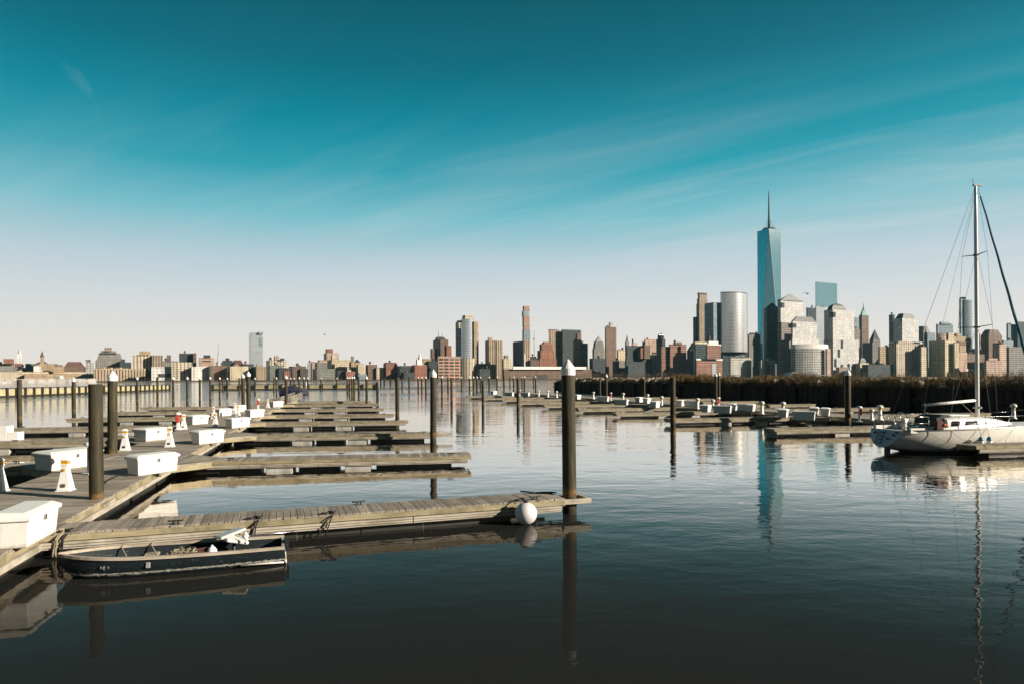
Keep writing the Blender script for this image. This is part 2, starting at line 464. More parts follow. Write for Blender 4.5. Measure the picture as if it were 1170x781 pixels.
# channel-side fingers of the right walkway
rt = [(20.3, 30.6, 9.5, None), (15.6, 41.5, 9.5, None), (11.6, 51.4, 11, None), (9.0, 60.8, 11, None), (6.5, 69.0, 11, None), (3.5, 78.5, 11, None), (0.6, 88.0, 11, None), (-1.6, 98.5, 11, None), (-4.7, 108, 11, None), (-7.9, 118, 11, None)]
for i, (x, y, ad, _) in enumerate(rt):
    a = R(ad) + PI
    put_finger(x, y, a, UR0, ['finger pier lying along the near side of the white sailboat',
        'finger pier just left of the sailboat stern, its free end nearest the tall tower reflection'][i] if i < 2 else
        '%s finger pier from the camera among those reaching left from the right walkway' % ordinal(i))
# breakwater-side fingers of the right walkway
for i, v in enumerate((45.5, 56.0, 66.5, 77.0, 87.5, 98.0)):
    a = R(11)
    x, y = uv(UR1 - .3, v)
    put_finger(x + math.cos(a) * 12, y + math.sin(a) * 12, a, UR1,
        '%s finger pier from the camera between the right walkway and the dark breakwater' % ordinal(i))

# ------------------------------------------------------------------ dock boxes
def make_dockbox(L, name='dock_box'):
    root = empty(name)
    m = MB()
    m.loft([[(-L / 2 + .04, -.27, 0), (L / 2 - .04, -.27, 0), (L / 2 - .04, .27, 0), (-L / 2 + .04, .27, 0)],
            [(-L / 2, -.31, .5), (L / 2, -.31, .5), (L / 2, .31, .5), (-L / 2, .31, .5)]])
    m.build('body', M['box'], root, bevel=.025)
    m = MB()
    e = .045
    m.loft([[(-L / 2 - e, -.31 - e, .503), (L / 2 + e, -.31 - e, .503), (L / 2 + e, .31 + e, .503), (-L / 2 - e, .31 + e, .503)],
            [(-L / 2 - e, -.31 - e, .58), (L / 2 + e, -.31 - e, .58), (L / 2 + e, .31 + e, .62), (-L / 2 - e, .31 + e, .62)],
            [(-L / 2 + .06, -.22, .655), (L / 2 - .06, -.22, .655), (L / 2 - .06, .26, .675), (-L / 2 + .06, .26, .675)]])
    m.build('lid', M['box'], root, bevel=.018)
    m = MB(); m.box((0, -.328, .46), (.09, .02, .12)); m.build('latch', M['steel'], root)
    for x in (-L * .3, L * .3):
        m = MB(); m.box((x, .318, .5), (.12, .016, .07)); m.build('hinge', M['steel'], root)
    return root
bx = make_dockbox(1.45); bxl = make_dockbox(1.9)
bused = {id(bx): False, id(bxl): False}
def put_box(x, y, rz, label, proto=None, z=DECK):
    p = proto or bx
    o = p if not bused[id(p)] else copy_tree(p)
    bused[id(p)] = True
    o.location = (x, y, z); o.rotation_euler = (0, 0, rz)
    tag(o, label, 'dock box', 'white dock boxes on the walkways'); return o
D1, D2 = R(62.5), R(152.5)
# the long face looks along -y of the box: heading 62.5 deg faces the sun, 152.5 deg turns the shaded face to the quay
def corner(px, py, dx=.66, dy=.31, rz=D1):
    x, y = unp(px, py, DECK)
    return (x + dx * math.cos(rz) - dy * math.sin(rz), y + dx * math.sin(rz) + dy * math.cos(rz))
bx1 = unp(34, 625.5, DECK)
d = A + PI / 2
put_box(bx1[0] + math.cos(d) * .70 - math.sin(d) * .31, bx1[1] + math.sin(d) * .70 + math.cos(d) * .31, d, 'large white dock box at the root of the nearest finger, cut by the frame edge', bx)
x, y = corner(160, 543.5); put_box(x, y, D1, 'white dock box at the root of the second finger, right of the tall bare piling', None)
x, y = corner(53.5, 538, .9); o = put_box(x, y, R(70), 'long white dock box with a grey shaded end, on the walkway behind the nearest pedestal', bxl); o.scale = (1, 1.4, 1)
x, y = corner(164, 504); o = put_box(x, y, R(70), 'white dock box with a grey shaded end, left walkway edge behind the second pedestal'); o.scale = (1, 1.4, 1)
Lb = [(229, 507.5), (266, 489), (287, 476.8), (313, 464.8)]
for i, (px, py) in enumerate(Lb):
    x, y = corner(px, py); put_box(x, y, D1, ['white dock box at the root of the finger pinned by the tall white capped piling', 'white dock box just right of the pair of tall pilings on the left walkway',
        'white dock box standing below the red and white post on the left walkway', 'farthest white dock box on the left walkway, by the far ramp'][i])
for i, (px, py) in enumerate([(218, 485), (249, 475.3), (268, 470.5)]):
    x, y = corner(px, py); o = put_box(x, y, R(70), 'white dock box on the far edge of the left walkway, %s beyond the second pedestal' % ordinal(i)); o.scale = (1, 1.4, 1)
Rb = [(919, 479.3, D2), (900, 476.5, D1), (935, 474, D1), (948, 475, D1), (826, 471.3, D2), (811, 470.3, D1), (841, 468.6, D1), (853, 468.8, D2), (862, 469.6, D1), (781, 463.6, D1), (791, 464.2, D2),
      (752, 465.2, D1), (742, 460.5, D1), (733, 459.2, D1), (711, 462.2, D2), (690, 458, D2), (662, 455.8, D1), (583, 452.0, D2), (601, 452.2, D2), (566, 450.2, D1)]
Rb.sort(key=lambda t: -t[0])
for i, (px, py, rz) in enumerate(Rb):
    x, y = unp(px, py, DECK)
    kind = 'white dock box showing its grey shaded side' if rz == D2 else 'white sunlit dock box'
    put_box(x - math.sin(rz) * .31, y + math.cos(rz) * .31, rz, '%s on the right walkway, %s from the right' % (kind, ordinal(i)))

# ------------------------------------------------------------------ power pedestals
def make_pedestal():
    root = empty('power_pedestal')
    m = MB()
    def sq(w, d, z): return [(-w, -d, z), (w, -d, z), (w, d, z), (-w, d, z)]
    m.loft([sq(.2, .2, 0), sq(.2, .2, .03)])
    m.loft([sq(.175, .16, .03), sq(.165, .15, .12), sq(.10, .10, .52), sq(.075, .085, .66), sq(.085, .09, .70)])
    m.build('body', M['white'], root, bevel=.015)
    m = MB(); m.loft([sq(.095, .095, .70), sq(.105, .1, .74), sq(.105, .1, .76)]); m.loft([sq(.105, .1, .85), sq(.11, .105, .87), sq(.06, .06, .94), sq(.03, .03, .955)])
    m.build('head', M['white'], root, bevel=.012)
    m = MB(); m.loft([sq(.088, .085, .76), sq(.088, .085, .85)]); m.build('lamp', M['amber'], root)
    m = MB(); m.box((0, -.108, .60), (.07, .03, .07)); m.build('outlet', M['amber'], root)
    m = MB(); m.box((.02, -.162, .17), (.09, .03, .09)); m.build('outlet', M['steel'], root)
    return root
pp = make_pedestal(); pu = [False]
def put_ped(x, y, rz, label):
    o = pp if not pu[0] else copy_tree(pp)
    pu[0] = True
    o.location = (x, y, DECK); o.rotation_euler = (0, 0, rz)
    tag(o, label, 'pedestal', 'tapered white power pedestals on the left walkway')
PL = [(75, 560, 'white tapered pedestal with amber lamps, nearest one left of the thick bare piling'),
      (-1, 561, 'white tapered pedestal cut by the left frame edge'),
      (143, 514, 'white tapered pedestal with amber lamp beside the second left edge dock box'),
      (194, 510, 'white tapered pedestal standing right behind the dock box of the second finger'),
      (209.8, 490, 'white tapered pedestal on the left walkway with a red post right beside it'),
      (246, 487.5, 'white tapered pedestal behind the dock box of the third finger'),
      (244, 478, 'white tapered pedestal on the left edge, just left of a dock box with grey end'),
      (272, 475.5, 'white tapered pedestal immediately left of the pair of tall pilings'),
      (268, 472, 'white tapered pedestal a step behind and left of the one by the paired pilings'),
      (306, 465.5, 'white tapered pedestal beyond the red and white post on the left walkway')]
for px, py, lb in PL:
    x, y = unp(px, py, DECK); put_ped(x, y, R(8), lb)

def make_post():
    root = empty('light_post')
    m = MB(); m.lathe([(.2, 0), (.2, .04), (.14, .06), (.12, .3), (.10, .62)], n=14); m.build('post', M['white'], root)
    m = MB(); m.lathe([(.10, .62), (.115, .64), (.115, .72), (.1, .73)], n=14); m.build('lamp', M['amber'], root)
    m = MB(); m.lathe([(.14, .73), (.19, .76), (.2, .84), (.15, .93), (.0, .97)], n=14); m.build('cap', M['offwhite'], root)
    return root
lp = make_post(); lu = [False]
PR = [(1158, 478), (1005.5, 479.5), (996, 480), (894.7, 473.5), (870.5, 472.5), (814.5, 469), (797, 466.8), (756, 463.3), (740, 459.8), (712, 457.5), (678, 455.5), (636, 454), (626, 453.2), (615.5, 452.4)]
for i, (px, py) in enumerate(PR):
    o = lp if not lu[0] else copy_tree(lp); lu[0] = True
    x, y = unp(px, py, DECK); s = .85 if i == 2 else 1.12
    o.location = (x, y, DECK); o.scale = (s, s, s)
    tag(o, ['white mushroom capped post behind the sailboat bow', 'taller white mushroom capped post behind the sailboat stern', 'lower white capped post against the sailboat stern'][i] if i < 3 else
        'white mushroom capped post on the right walkway, %s leftwards from the sailboat stern' % ordinal(i - 3), 'light post', 'white mushroom capped posts on the right walkway')

def make_fire():
    root = empty('fire_post')
    m = MB(); m.box((0, 0, .02), (.36, .36, .04)); m.box((0, 0, .45), (.17, .15, .84), taper=.92); m.build('post', M['white'], root, bevel=.01)
    m = MB(); m.box((0, -.1, .70), (.22, .13, .44)); m.box((0, -.168, .70), (.16, .012, .3)); m.build('cabinet', M['red'], root, bevel=.015)
    m = MB(); m.lathe([(.17, .93), (.2, .97), (.15, 1.06), (0, 1.09)], n=12); m.build('cap', M['white'], root)
    return root
fp = make_fire(); fu = [False]
for px, py, lb in [(295, 467, 'red and white fire extinguisher post on the left walkway by a white dock box'), (203.5, 490.5, 'red fire extinguisher post beside a white pedestal on the left walkway edge'),
                   (982, 481.5, 'red fire extinguisher post left of the sailboat stern'), (821, 465.5, 'red fire extinguisher post at the foot of the paired capped pilings by the breakwater'),
                   (698, 457, 'red fire extinguisher post farther along the right walkway, left of the breakwater pilings'), (594, 451.8, 'small red fire extinguisher post far off, between two grey sided dock boxes'),
                   (103.5, 541, 'red fire extinguisher post mostly hidden behind the tall bare piling')]:
    o = fp if not fu[0] else copy_tree(fp); fu[0] = True
    x, y = unp(px, py, DECK); o.location = (x, y, DECK); o.rotation_euler = (0, 0, R(62) if px > 900 or px < 200 else R(10))
    tag(o, lb, 'fire post', 'red fire extinguisher posts on the docks')

# boarding steps on a left finger
m = MB(); m.box((-.25, 0, .38), (.5, .6, .76)); m.box((.25, 0, .22), (.5, .6, .44))
x, y = unp(12, 502.5, DECK)
o = m.build('boarding_steps', M['white'], None, bevel=.02); o.location = (x, y, DECK); o.rotation_euler = (0, 0, R(8))
tag(o, 'white two tread boarding steps on a finger pier at the left frame edge', 'steps')

# ------------------------------------------------------------------ pilings
def make_pile(h, cap, r=.18, n=18):
    root = empty('piling')
    m = MB()
    rr = random.Random(int(h * 100))
    m.lathe([(r * 1.02, -1.2), (r * 1.02, 0), (r * 1.0, h * .5), (r * .985, h - (.42 if cap else .02)), (r * .95, h - (.41 if cap else 0))], n=n)
    m.build('shaft', M['pile'], root)
    if cap:
        m = MB(); m.lathe([(r * 1.05, h - .43), (r * 1.05, h - .25), (r * 1.0, h - .235), (r * .12, h - .01), (0, h)], n=n)
        for f in m.bm.faces: f.smooth = False
        m.build('cap', M['white'], root)
    return root
protos = {}
def put_pile(px, by, top=4.1, cap=True, label='', zb=0.0, r=.18, group='mooring pilings', Y=None):
    if Y is None: x, y = unp(px, by, zb)
    else: x, y = ray(px) * Y, Y
    k = (round(top, 1), cap, r)
    if k not in protos:
        protos[k] = make_pile(k[0], cap, r); o = protos[k]
    else: o = copy_tree(protos[k])
    o.location = (x, y, 0); o.rotation_euler = (random.uniform(-.008, .008), random.uniform(-.008, .008), random.uniform(0, 6))
    tag(o, label, 'piling', group)
    return o
G1 = 'tall mooring pilings'
tipx, tipy, _ = f1(L1 + .34, 0)
o = put_pile(650, 0, 4.12, True, 'nearest tall white capped piling at the free end of the nearest finger', Y=tipy, r=.185, group=G1); o.location = (tipx, tipy, 0)
put_pile(110.5, 591, 3.5, False, 'thick bare topped piling at the edge of the left walkway', group=G1, r=.17)
put_pile(128.3, 518, 4.0, True, 'white capped piling just behind the thick bare topped piling', zb=DECK, r=.185, group=G1)
put_pile(495, 500.3, 4.1, True, 'tall white capped piling at the end of the third finger', zb=.3, r=.175, group=G1)
px_, py_ = unp(110.5, 591, 0); guide(WL, -px_ * SA + py_ * CA - 7.0, -((px_ * CA + py_ * SA) - (UL0 + UL1) / 2), .27)
put_pile(284, 474, 4.3, True, 'right and larger one of the paired white capped pilings on the left walkway', zb=DECK, group=G1)
put_pile(278, 467, 4.2, True, 'left and thinner one of the paired white capped pilings on the left walkway', zb=DECK, group=G1)
put_pile(22.5, 484, 3.7, False, 'bare topped piling at the end of a finger pier, leftmost in view', group=G1)
put_pile(84.5, 474.5, 3.9, True, 'white capped piling between the leftmost bare piling and the thick bare one', group=G1)
put_pile(454, 478.5, 3.7, False, 'bare topped piling at the end of a far finger, left of the tall capped one', group=G1)
put_pile(769, 486, 3.6, False, 'bare topped piling with a dark collar, left of the tall tower reflection', group=G1, r=.2)
put_pile(968.7, 483.5, 4.1, True, 'white capped piling right in front of the breakwater, left of the sailboat', zb=.2, r=.2, group=G1)
put_pile(592, 467, 3.6, False, 'dark bare piling standing alone in the channel, left of the nearest tall piling', group=G1)
put_pile(552, 464.5, 3.3, False, 'thin dark bare piling in the channel, left of a slightly thicker one', group=G1)
put_pile(516, 460, 3.5, False, 'dark bare piling at the left end of the far floating docks', group=G1)
put_pile(431.5, 464.6, 3.2, False, 'short bare piling at the end of a far left finger', group=G1)
put_pile(419, 462, 4.0, True, 'thin white capped piling behind the ends of the far left fingers', group=G1)
put_pile(327, 463.5, 4.1, True, 'white capped piling beside the far ramp of the left walkway', zb=.3, group=G1)
put_pile(692.7, 460.5, 4.1, True, 'white capped piling in front of the rocky end of the breakwater', group=G1)
put_pile(818, 463.5, 4.1, True, 'front one of the paired white capped pilings before the breakwater', group=G1)
put_pile(821.5, 462.0, 4.2, True, 'rear one of the paired white capped pilings before the breakwater', group=G1)
put_pile(736, 456.5, 3.4, False, 'thin bare piling against the breakwater wall, right of the rocks', group=G1)
put_pile(685.5, 455.5, 3.3, False, 'thin bare piling against the breakwater, beside a capped one', group=G1)
put_pile(964.5, 468, 3.6, False, 'thin pale piling just left of the capped one by the breakwater', group=G1, r=.13)
GFAR = 'thin distant pilings along the far edge of the marina'
far = [(157, 461), (180, 461), (198, 461), (214, 460.5), (228.4, 458.5), (240.4, 457.5), (251, 455), (254.3, 446.5), (259.7, 450), (273.5, 448), (291.5, 449), (313, 447), (316, 451.5), (332, 447), (336, 447), (342, 453.5),
       (347.5, 450), (351.5, 449), (367, 445.5), (385, 444.5), (397, 449), (399.5, 452), (402.3, 454), (404.8, 456), (410, 458), (435, 443), (439, 443), (446, 443), (452, 443), (459.5, 446), (467.5, 447.8), (478, 447.8), (482, 448.5),
       (486.7, 450), (505, 455), (512, 448), (527.5, 446), (536.5, 448), (541, 449), (545, 448), (549, 446.5), (559, 447), (568, 446), (576, 450.5), (582.6, 443), (587, 446), (596.5, 443.5), (599.2, 448), (609.5, 442.5), (612, 447.5)]
nocap = {180, 254.3, 313, 410, 467.5, 435, 439, 446, 452, 459.5, 512, 576, 609.5, 582.6, 273.5}
for i, (px, by) in enumerate(far):
    c = px not in nocap
    put_pile(px, by, 4.1 if c else 4.0, c, ('thin white capped piling' if c else 'thin bare dark piling') + ' far off, %s from the left of the distant row' % ordinal(i), group=GFAR, r=.17 if by > 450 else .22)

# ------------------------------------------------------------------ wave fence and floating boom beyond the marina
def fence(name, label, P0, P1, top, step, lit=True):
    dx, dy = P1[0] - P0[0], P1[1] - P0[1]; L = math.hypot(dx, dy); a = math.atan2(dy, dx)
    root = empty(name, (P0[0], P0[1], 0), a); tag(root, label, 'wave fence', 'timber wave fences across the outer marina')
    n = max(2, int(L / step)); st = L / n
    for i in range(n + 1):
        m = MB(); m.box((i * st, -.22, top * .5 - .3), (.5 if i not in (0, n) else .9, .4, top + .75)); m.build('post', M['tar'], root)
    m = MB()
    for i in range(n): m.box(((i + .5) * st, .05, top * .55), (st - .1, .16, top * .62))
    m.build('panel', M['fence'], root)
    m = MB(); m.box((L / 2, 0, top + .05), (L + .6, .7, .16)); m.box((L / 2, .05, .2), (L, .5, .4)); m.build('cap_beam', M['tar'], root)
    return root
M['tar'] = simple('tarred timber', (0.03, 0.026, 0.018), 0.7, 0.4, 2.0)
M['fence'] = simple('yellowed fence panels', (0.5, 0.44, 0.24), 0.8, 0.4, 0.8, dirt=((0.2, 0.18, 0.08), 0.6))
fence('wave_fence', 'long low timber wave fence with yellowed panels and dark posts, running in from the left', unp(-55, 456.5), unp(193, 445.6), 2.0, 3.2)
fence('wave_fence', 'low timber wave fence with yellowed panels, across the middle distance behind the far pilings', unp(243, 445.4), unp(430, 444.2), 1.9, 4.4)
m = MB(); q0, q1 = unp(430, 444.4), unp(614, 441.9)
L = math.hypot(q1[0] - q0[0], q1[1] - q0[1])
m.box((L / 2, 0, .35), (L, 1.6, .5)); m.box((L / 2, 0, .63), (L, 1.2, .06))
o = m.build('floating_boom', M['darkfloat'], None, loc=(q0[0], q0[1], 0)); o.rotation_euler = (0, 0, math.atan2(q1[1] - q0[1], q1[0] - q0[0]))
tag(o, 'long thin dark floating boom on the water among the far pilings', 'boom')

# gangway at the far end of the left walkway
g0, g1 = unp(327, 461.3, .5), unp(341.5, 451.3, .9)
m = MB(); L = math.hypot(g1[0] - g0[0], g1[1] - g0[1]); 
m.box((L / 2, 0, .62), (L, 1.2, .1))
for s in (-1, 1):
    m.tube([(0, s * .6, 1.35), (L, s * .6, 1.5)], .04); m.tube([(0, s * .6, .95), (L, s * .6, 1.05)], .03)
    for i in range(int(L / 2.2) + 1): m.tube([(i * 2.2, s * .6, .6), (i * 2.2, s * .6, 1.4)], .03)
o = m.build('gangway', M['rail'], None, loc=(g0[0], g0[1], 0)); o.rotation_euler = (0, 0, math.atan2(g1[1] - g0[1], g1[0] - g0[0]))
tag(o, 'pale narrow gangway with thin railings beyond the far end of the left walkway', 'gangway')

# ------------------------------------------------------------------ things lying on and hanging from the near finger
def place(o, label, cat, group=None): return tag(o, label, cat, group)
bc = f1(0, 0)
# keep the ball just outside the near rub rail
ox_, oy_ = F1.location.x - n1[0] * .91, F1.location.y - n1[1] * .91; k_ = ray(601, 594)
t = (k_ * oy_ - ox_) / (F1D[0] - k_ * F1D[1])
bp_ = f1(t, -.56 - .075 - .275)
root = empty('ball_fender', (bp_[0], bp_[1], .27)); tag(root, 'scuffed white ball fender hanging against the nearest finger by its free end', 'fender')
m = MB()
m.lathe([(.275 * math.sin(PI * i / 14) * (1.0), -.275 * math.cos(PI * i / 14)) for i in range(0, 15)], n=26)
m.build('ball', M['buoy'], root)
m = MB(); m.lathe([(.06, .26), (.055, .31), (.03, .325)], n=10); m.build('neck', M['darkcloth'], root)
c = Vector((n1[0], n1[1], 0))
m = MB(); m.tube([(0, 0, .3), c * .12 + Vector((0, 0, .36)), c * .3 + Vector((0, 0, .335)), c * .42 + Vector((0, 0, .29))], .014); m.build('lanyard', M['rope'], root)

def coil(name, at, r, turns, label, mat='rubber', th=.016, tail=None, squash=1.0):
    m = MB(); pts = []
    rr = random.Random(int(at[0] * 100))
    for i in range(turns * 14 + 1):
        a = i / 14 * 2 * PI
        q = r * (1 + .18 * math.sin(a * .37 + 1) + rr.uniform(-.05, .05))
        pts.append((q * math.cos(a), q * math.sin(a) * squash, th + .012 * (i / 14) + rr.uniform(0, .012)))
    if tail: pts += tail
    m.tube(pts, th, 6)
    o = m.build(name, M[mat], None, loc=at); place(o, label, 'rope'); return o
# rope lashings over the rub rail, seen as dark loops on the near side
def f1l(t, y, z):
    return Vector(f1(t, y, z))
def lashing(px, label, mat='rubber', w=.35, th=.016):
    X = ray(px)
    # solve t on near edge
    ox, oy = F1.location.x + n1[0] * -.56, F1.location.y + n1[1] * -.56
    t = (X * oy - ox) / (F1D[0] - X * F1D[1])
    m = MB()
    m.tube([f1l(t, -.30, .52), f1l(t + .04, -.5, .53), f1l(t - w * .25, -.66, .40), f1l(t - w * .7, -.66, .14), f1l(t - w * .9, -.64, .04)], th)
    m.tube([f1l(t + .05, -.30, .53), f1l(t + .08, -.5, .54), f1l(t - w * .05, -.67, .38), f1l(t - w * .3, -.66, .12), f1l(t - w * .35, -.62, .03)], th)
    m.tube([f1l(t + .03, -.34, .53), f1l(t + .12, -.45, .56), f1l(t + .04, -.54, .57), f1l(t - .05, -.46, .56), f1l(t + .0, -.38, .54)], th)
    m.tube([f1l(t - .02, -.5, .54), f1l(t - .16, -.42, .53), f1l(t - .22, -.52, .53), f1l(t - .05, -.56, .53)], th)
    o = m.build('mooring_line', M[mat]); tag(o, label, 'rope', 'mooring lines made fast on the nearest finger'); return t
lashing(377, 'black mooring line looped over the edge of the nearest finger, midway along')
lashing(292, 'black mooring line on the nearest finger above the dinghy stern', w=.15)
lashing(66, 'pale rope loop on the nearest finger above the dinghy bow', 'rope', w=.1, th=.02)
lashing(597, 'dark line made fast on the nearest finger above the ball fender', w=.06)
t_ = lashing(73, 'dark strap over the finger edge just right of the pale rope loop', w=.08)
m = MB(); m.tube([f1l(L1 - .9, .42, .59), f1l(L1 - .5, .40, .53), f1l(L1 - .1, .36, .525), f1l(L1 + .05, .22, .525)], .022)
o = m.build('mooring_line', M['rubber']); tag(o, 'short dark line lying on the finger deck by the end cleat', 'rope', 'mooring lines made fast on the nearest finger')

# power cord by the second finger's box
pts = [unp(112, 560, .51), unp(122, 549, .51), unp(135, 543, .51), unp(146, 543.5, .51), unp(152, 549, .3)]
zz = [.51, .515, .53, .52, .34]
m = MB(); m.tube([(p[0], p[1], z) for p, z in zip(pts, zz)], .022)
o = m.build('shore_cord', M['rubber']); tag(o, 'black shore power cord looping along the walkway edge by the bare piling', 'cord')
# ------------------------------------------------------------------ the old dinghy
def hullmat():
    m = bpy.data.materials.new('peeling dark hull paint'); t = NT(m)
    co = t.n('ShaderNodeTexCoord').outputs['Object']
    nz = t.n('ShaderNodeTexNoise', ins={'Vector': co, 'Scale': 3.0, 'Detail': 6.0}).outputs[0]
    c = t.mix(nz, (0.005, 0.009, 0.012), (0.012, 0.019, 0.024))
    z = t.n('ShaderNodeSeparateXYZ', ins={0: co}).outputs[2]
    mp = t.n('ShaderNodeMapping', ins={'Vector': co, 'Scale': (3.0, 3.0, 9.0)}).outputs[0]
    n2 = t.n('ShaderNodeTexNoise', ins={'Vector': mp, 'Scale': 4.5, 'Detail': 10.0, 'Roughness': 0.8}).outputs[0]
    # flaked paint along the chine
    k = t.math('ADD', t.math('MULTIPLY', t.math('ABSOLUTE', t.math('SUBTRACT', z, 0.09)), -4.2), n2)
    c = t.mix(t.ramp(k, [(0.41, g(0)), (0.48, g(0.95))]), c, (0.55, 0.54, 0.47))
    k3 = t.ramp(n2, [(0.60, g(0)), (0.65, g(0.6))])
    c = t.mix(k3, c, (0.35, 0.42, 0.45))
    b = t.n('ShaderNodeBsdfPrincipled', ins={'Base Color': c, 'Roughness': 0.55, 'Specular IOR Level': 0.3}); t.out(b.outputs[0]); return m
M['hull'] = hullmat()
M['gunwale'] = wood('worn tan gunwale', (0.50, 0.43, 0.34), grain_axis=0, dark=(0.16, 0.13, 0.1))
bowp, stn = unp(65, 631.5, .45), (-4.60, 13.75)
DL = math.hypot(bowp[0] - stn[0], bowp[1] - stn[1]); da = math.atan2(bowp[1] - stn[1], bowp[0] - stn[0])
dg = empty('dinghy', (stn[0], stn[1], 0), da)      # local x runs from the transom to the bow
tag(dg, 'old dark dinghy with tan gunwales and flaking paint, lying along the nearest finger', 'dinghy')
NS = 26
def dsec(s):
    hb = .57 * (1 - max(0, (s - .48) / .52) ** 3.0) ** .9 * (.90 + .10 * min(1, s / .35)) + .012
    zs = .31 + .03 * s + .07 * s ** 3
    zb = -.12 + .42 * max(0, (s - .86) / .14) ** 2.0
    return hb, zs, zb
def dring(s, inset=0.0):
    hb, zs, zb = dsec(s); hb = max(.005, hb - inset); zb += inset * 1.2
    x = s * DL
    ch = min(hb * .86, hb); zc = zb + (zs - zb) * .34
    pr = [(hb, zs), (hb * .97, zs * .6 + zc * .4), (ch, zc), (hb * .5, zb + .03), (0, zb), (-hb * .5, zb + .03), (-ch, zc), (-hb * .97, zs * .6 + zc * .4), (-hb, zs)]
    return [(x, y, z) for y, z in pr]
m = MB()
ss = [i / NS for i in range(NS + 1)]
m.loft([dring(s) for s in ss], close=False, caps=False, smooth=True)
m.loft([[Vector(p) + Vector((0.04 if i == 0 else -.03 if i == NS else 0, 0, 0)) for p in dring(s, .035)] for i, s in enumerate(ss)], close=False, caps=False, smooth=True)
a_ = dring(0); m.face([m.bm.verts.new(p) for p in a_]); b_ = [(p[0] + .04, p[1], p[2]) for p in dring(0, .03)]; m.face([m.bm.verts.new(p) for p in b_])
hull = m.build('hull', M['hull'], dg, fix=False)
for sgn in (1, -1):
    m = MB()
    secs = []
    for s in ss[:-1] + [.995]:
        hb, zs, zb = dsec(s); x = s * DL
        y0, y1 = sgn * (hb - .05 if hb > .06 else .005), sgn * (hb + .03)
        secs.append([(x, y0, zs - .005), (x, y1, zs - .005), (x, y1, zs + .045), (x, y0, zs + .045)])
    m.loft(secs); m.build('gunwale', M['gunwale'], dg)
m = MB(); m.box((.03, 0, .29), (.05, .92, .08)); m.build('transom_cap', M['gunwale'], dg)
for s in (.30, .62):
    hb, zs, zb = dsec(s)
    m = MB(); m.box((s * DL, 0, zs - .14), (.24, hb * 2 - .1, .035)); m.build('thwart', M['gunwale'] if s > .5 else M['darkfloat'], dg)
# spray rail with worn white edge at the stern quarter
m = MB(); m.tube([(.02, .50, .05), (.3, .52, .06), (.8, .54, .065)], .018); m.build('spray_rail', M['offwhite'], dg)
m = MB(); m.tube([(-.01, .51, .10), (-.015, .49, .04), (-.015, -.3, .02), (-.01, -.50, .05)], .022); m.build('spray_rail', M['offwhite'], dg)
# swivel chair, fallen half over
ch = MB(); Mx = Matrix.Translation((.95, -.12, .42)) @ Matrix.Rotation(R(-18), 4, 'Y') @ Matrix.Rotation(R(25), 4, 'Z')
ch.box((0, 0, .02), (.46, .42, .07), M=Mx); seat = ch.build('seat', M['offwhite'], dg, bevel=.03)
ch = MB(); Mx = Matrix.Translation((1.02, -.12, .54)) @ Matrix.Rotation(R(14), 4, 'Y') @ Matrix.Rotation(R(25), 4, 'Z')
ch.box((0, 0, .02), (.52, .42, .06), M=Mx); ch.build('seat_back', M['offwhite'], dg, bevel=.03)
for yy in (-.2, .12):
    ch = MB(); ch.tube([(.74, yy + .05, .40), (.69, yy + .05, .47), (.75, yy + .05, .55)], .03); ch.build('seat_hinge', M['white'], dg)
ch = MB(); ch.tube([(.95, -.12, .0), (.95, -.12, .4)], .04); ch.build('seat_post', M['black'], dg)
# outboard bracket at the transom
m = MB(); m.box((-.05, .0, .27), (.07, .30, .2)); m.build('motor_board', M['hull'], dg)
# worn registration characters on the side
def letters(txt, size, mat, parent, name, loc, rot):
    cu = bpy.data.curves.new(name, 'FONT'); cu.body = txt; cu.size = size; cu.extrude = .002
    tmp = bpy.data.objects.new(name, cu); COL.objects.link(tmp)
    dgp = bpy.context.evaluated_depsgraph_get()
    me = bpy.data.meshes.new_from_object(tmp.evaluated_get(dgp)); bpy.data.objects.remove(tmp)
    me.materials.append(mat); o = link(bpy.data.objects.new(name, me)); o.parent = parent; o.location = loc; o.rotation_euler = rot
    return o
M['worn'] = simple('worn white lettering', (0.5, 0.5, 0.48), 0.7, 0.6, 30.0, dirt=((0.02, 0.03, 0.035), 0.46))
# local +y is the side turned to the quay (the boat points left): text reads from bow to stern
hb, zs, zb = dsec(.72)
sA, sB = .80, .62
hA, hB = dsec(sA)[0], dsec(sB)[0]
ang = math.atan2((hB - hA), (sA - sB) * DL)
letters('NJ 4', .085, M['worn'], dg, 'registration_mark', (sA * DL, hA + .008, .20), (R(90), 0, PI + ang * -1.0))
m = MB(); m.box((.60 * DL, dsec(.60)[0] + .004, .235), (.07, .012, .10)); m.build('registration_sticker', M['worn'], dg)

def dw(x, y, z):
    return (dg.location.x + x * math.cos(da) - y * math.sin(da), dg.location.y + x * math.sin(da) + y * math.cos(da), z)
# clutter in the boat
rr = random.Random(5)
m = MB()
for k in range(3):
    pts = []
    for i in range(60):
        a = i * .62 + k
        pts.append((.20 * math.cos(a) * rr.uniform(.5, 1.2), .19 * math.sin(a * 1.13) * rr.uniform(.5, 1.2), .05 + rr.uniform(0, .20)))
    m.tube(pts, .013, 5)
o = m.build('rope_pile', M['rope'], None, loc=dw(1.85, .08, .12)); tag(o, 'tangled heap of pale rope amidships in the dinghy', 'rope')
coil('rope_coil', dw(2.75, .15, .12), .2, 3, 'dark coiled hose in the bow half of the dinghy', 'maroon', .014)
root = empty('jerry_can', dw(1.32, .22, .17)); tag(root, 'white bottle with red base standing in the dinghy', 'bottle')
m = MB(); m.lathe([(.085, .06), (.09, .16), (.05, .22), (.022, .235), (.022, .26)], n=14); m.build('body', M['white'], root)
m = MB(); m.lathe([(.095, 0), (.1, .02), (.095, .06)], n=14); m.build('foot', M['red'], root)
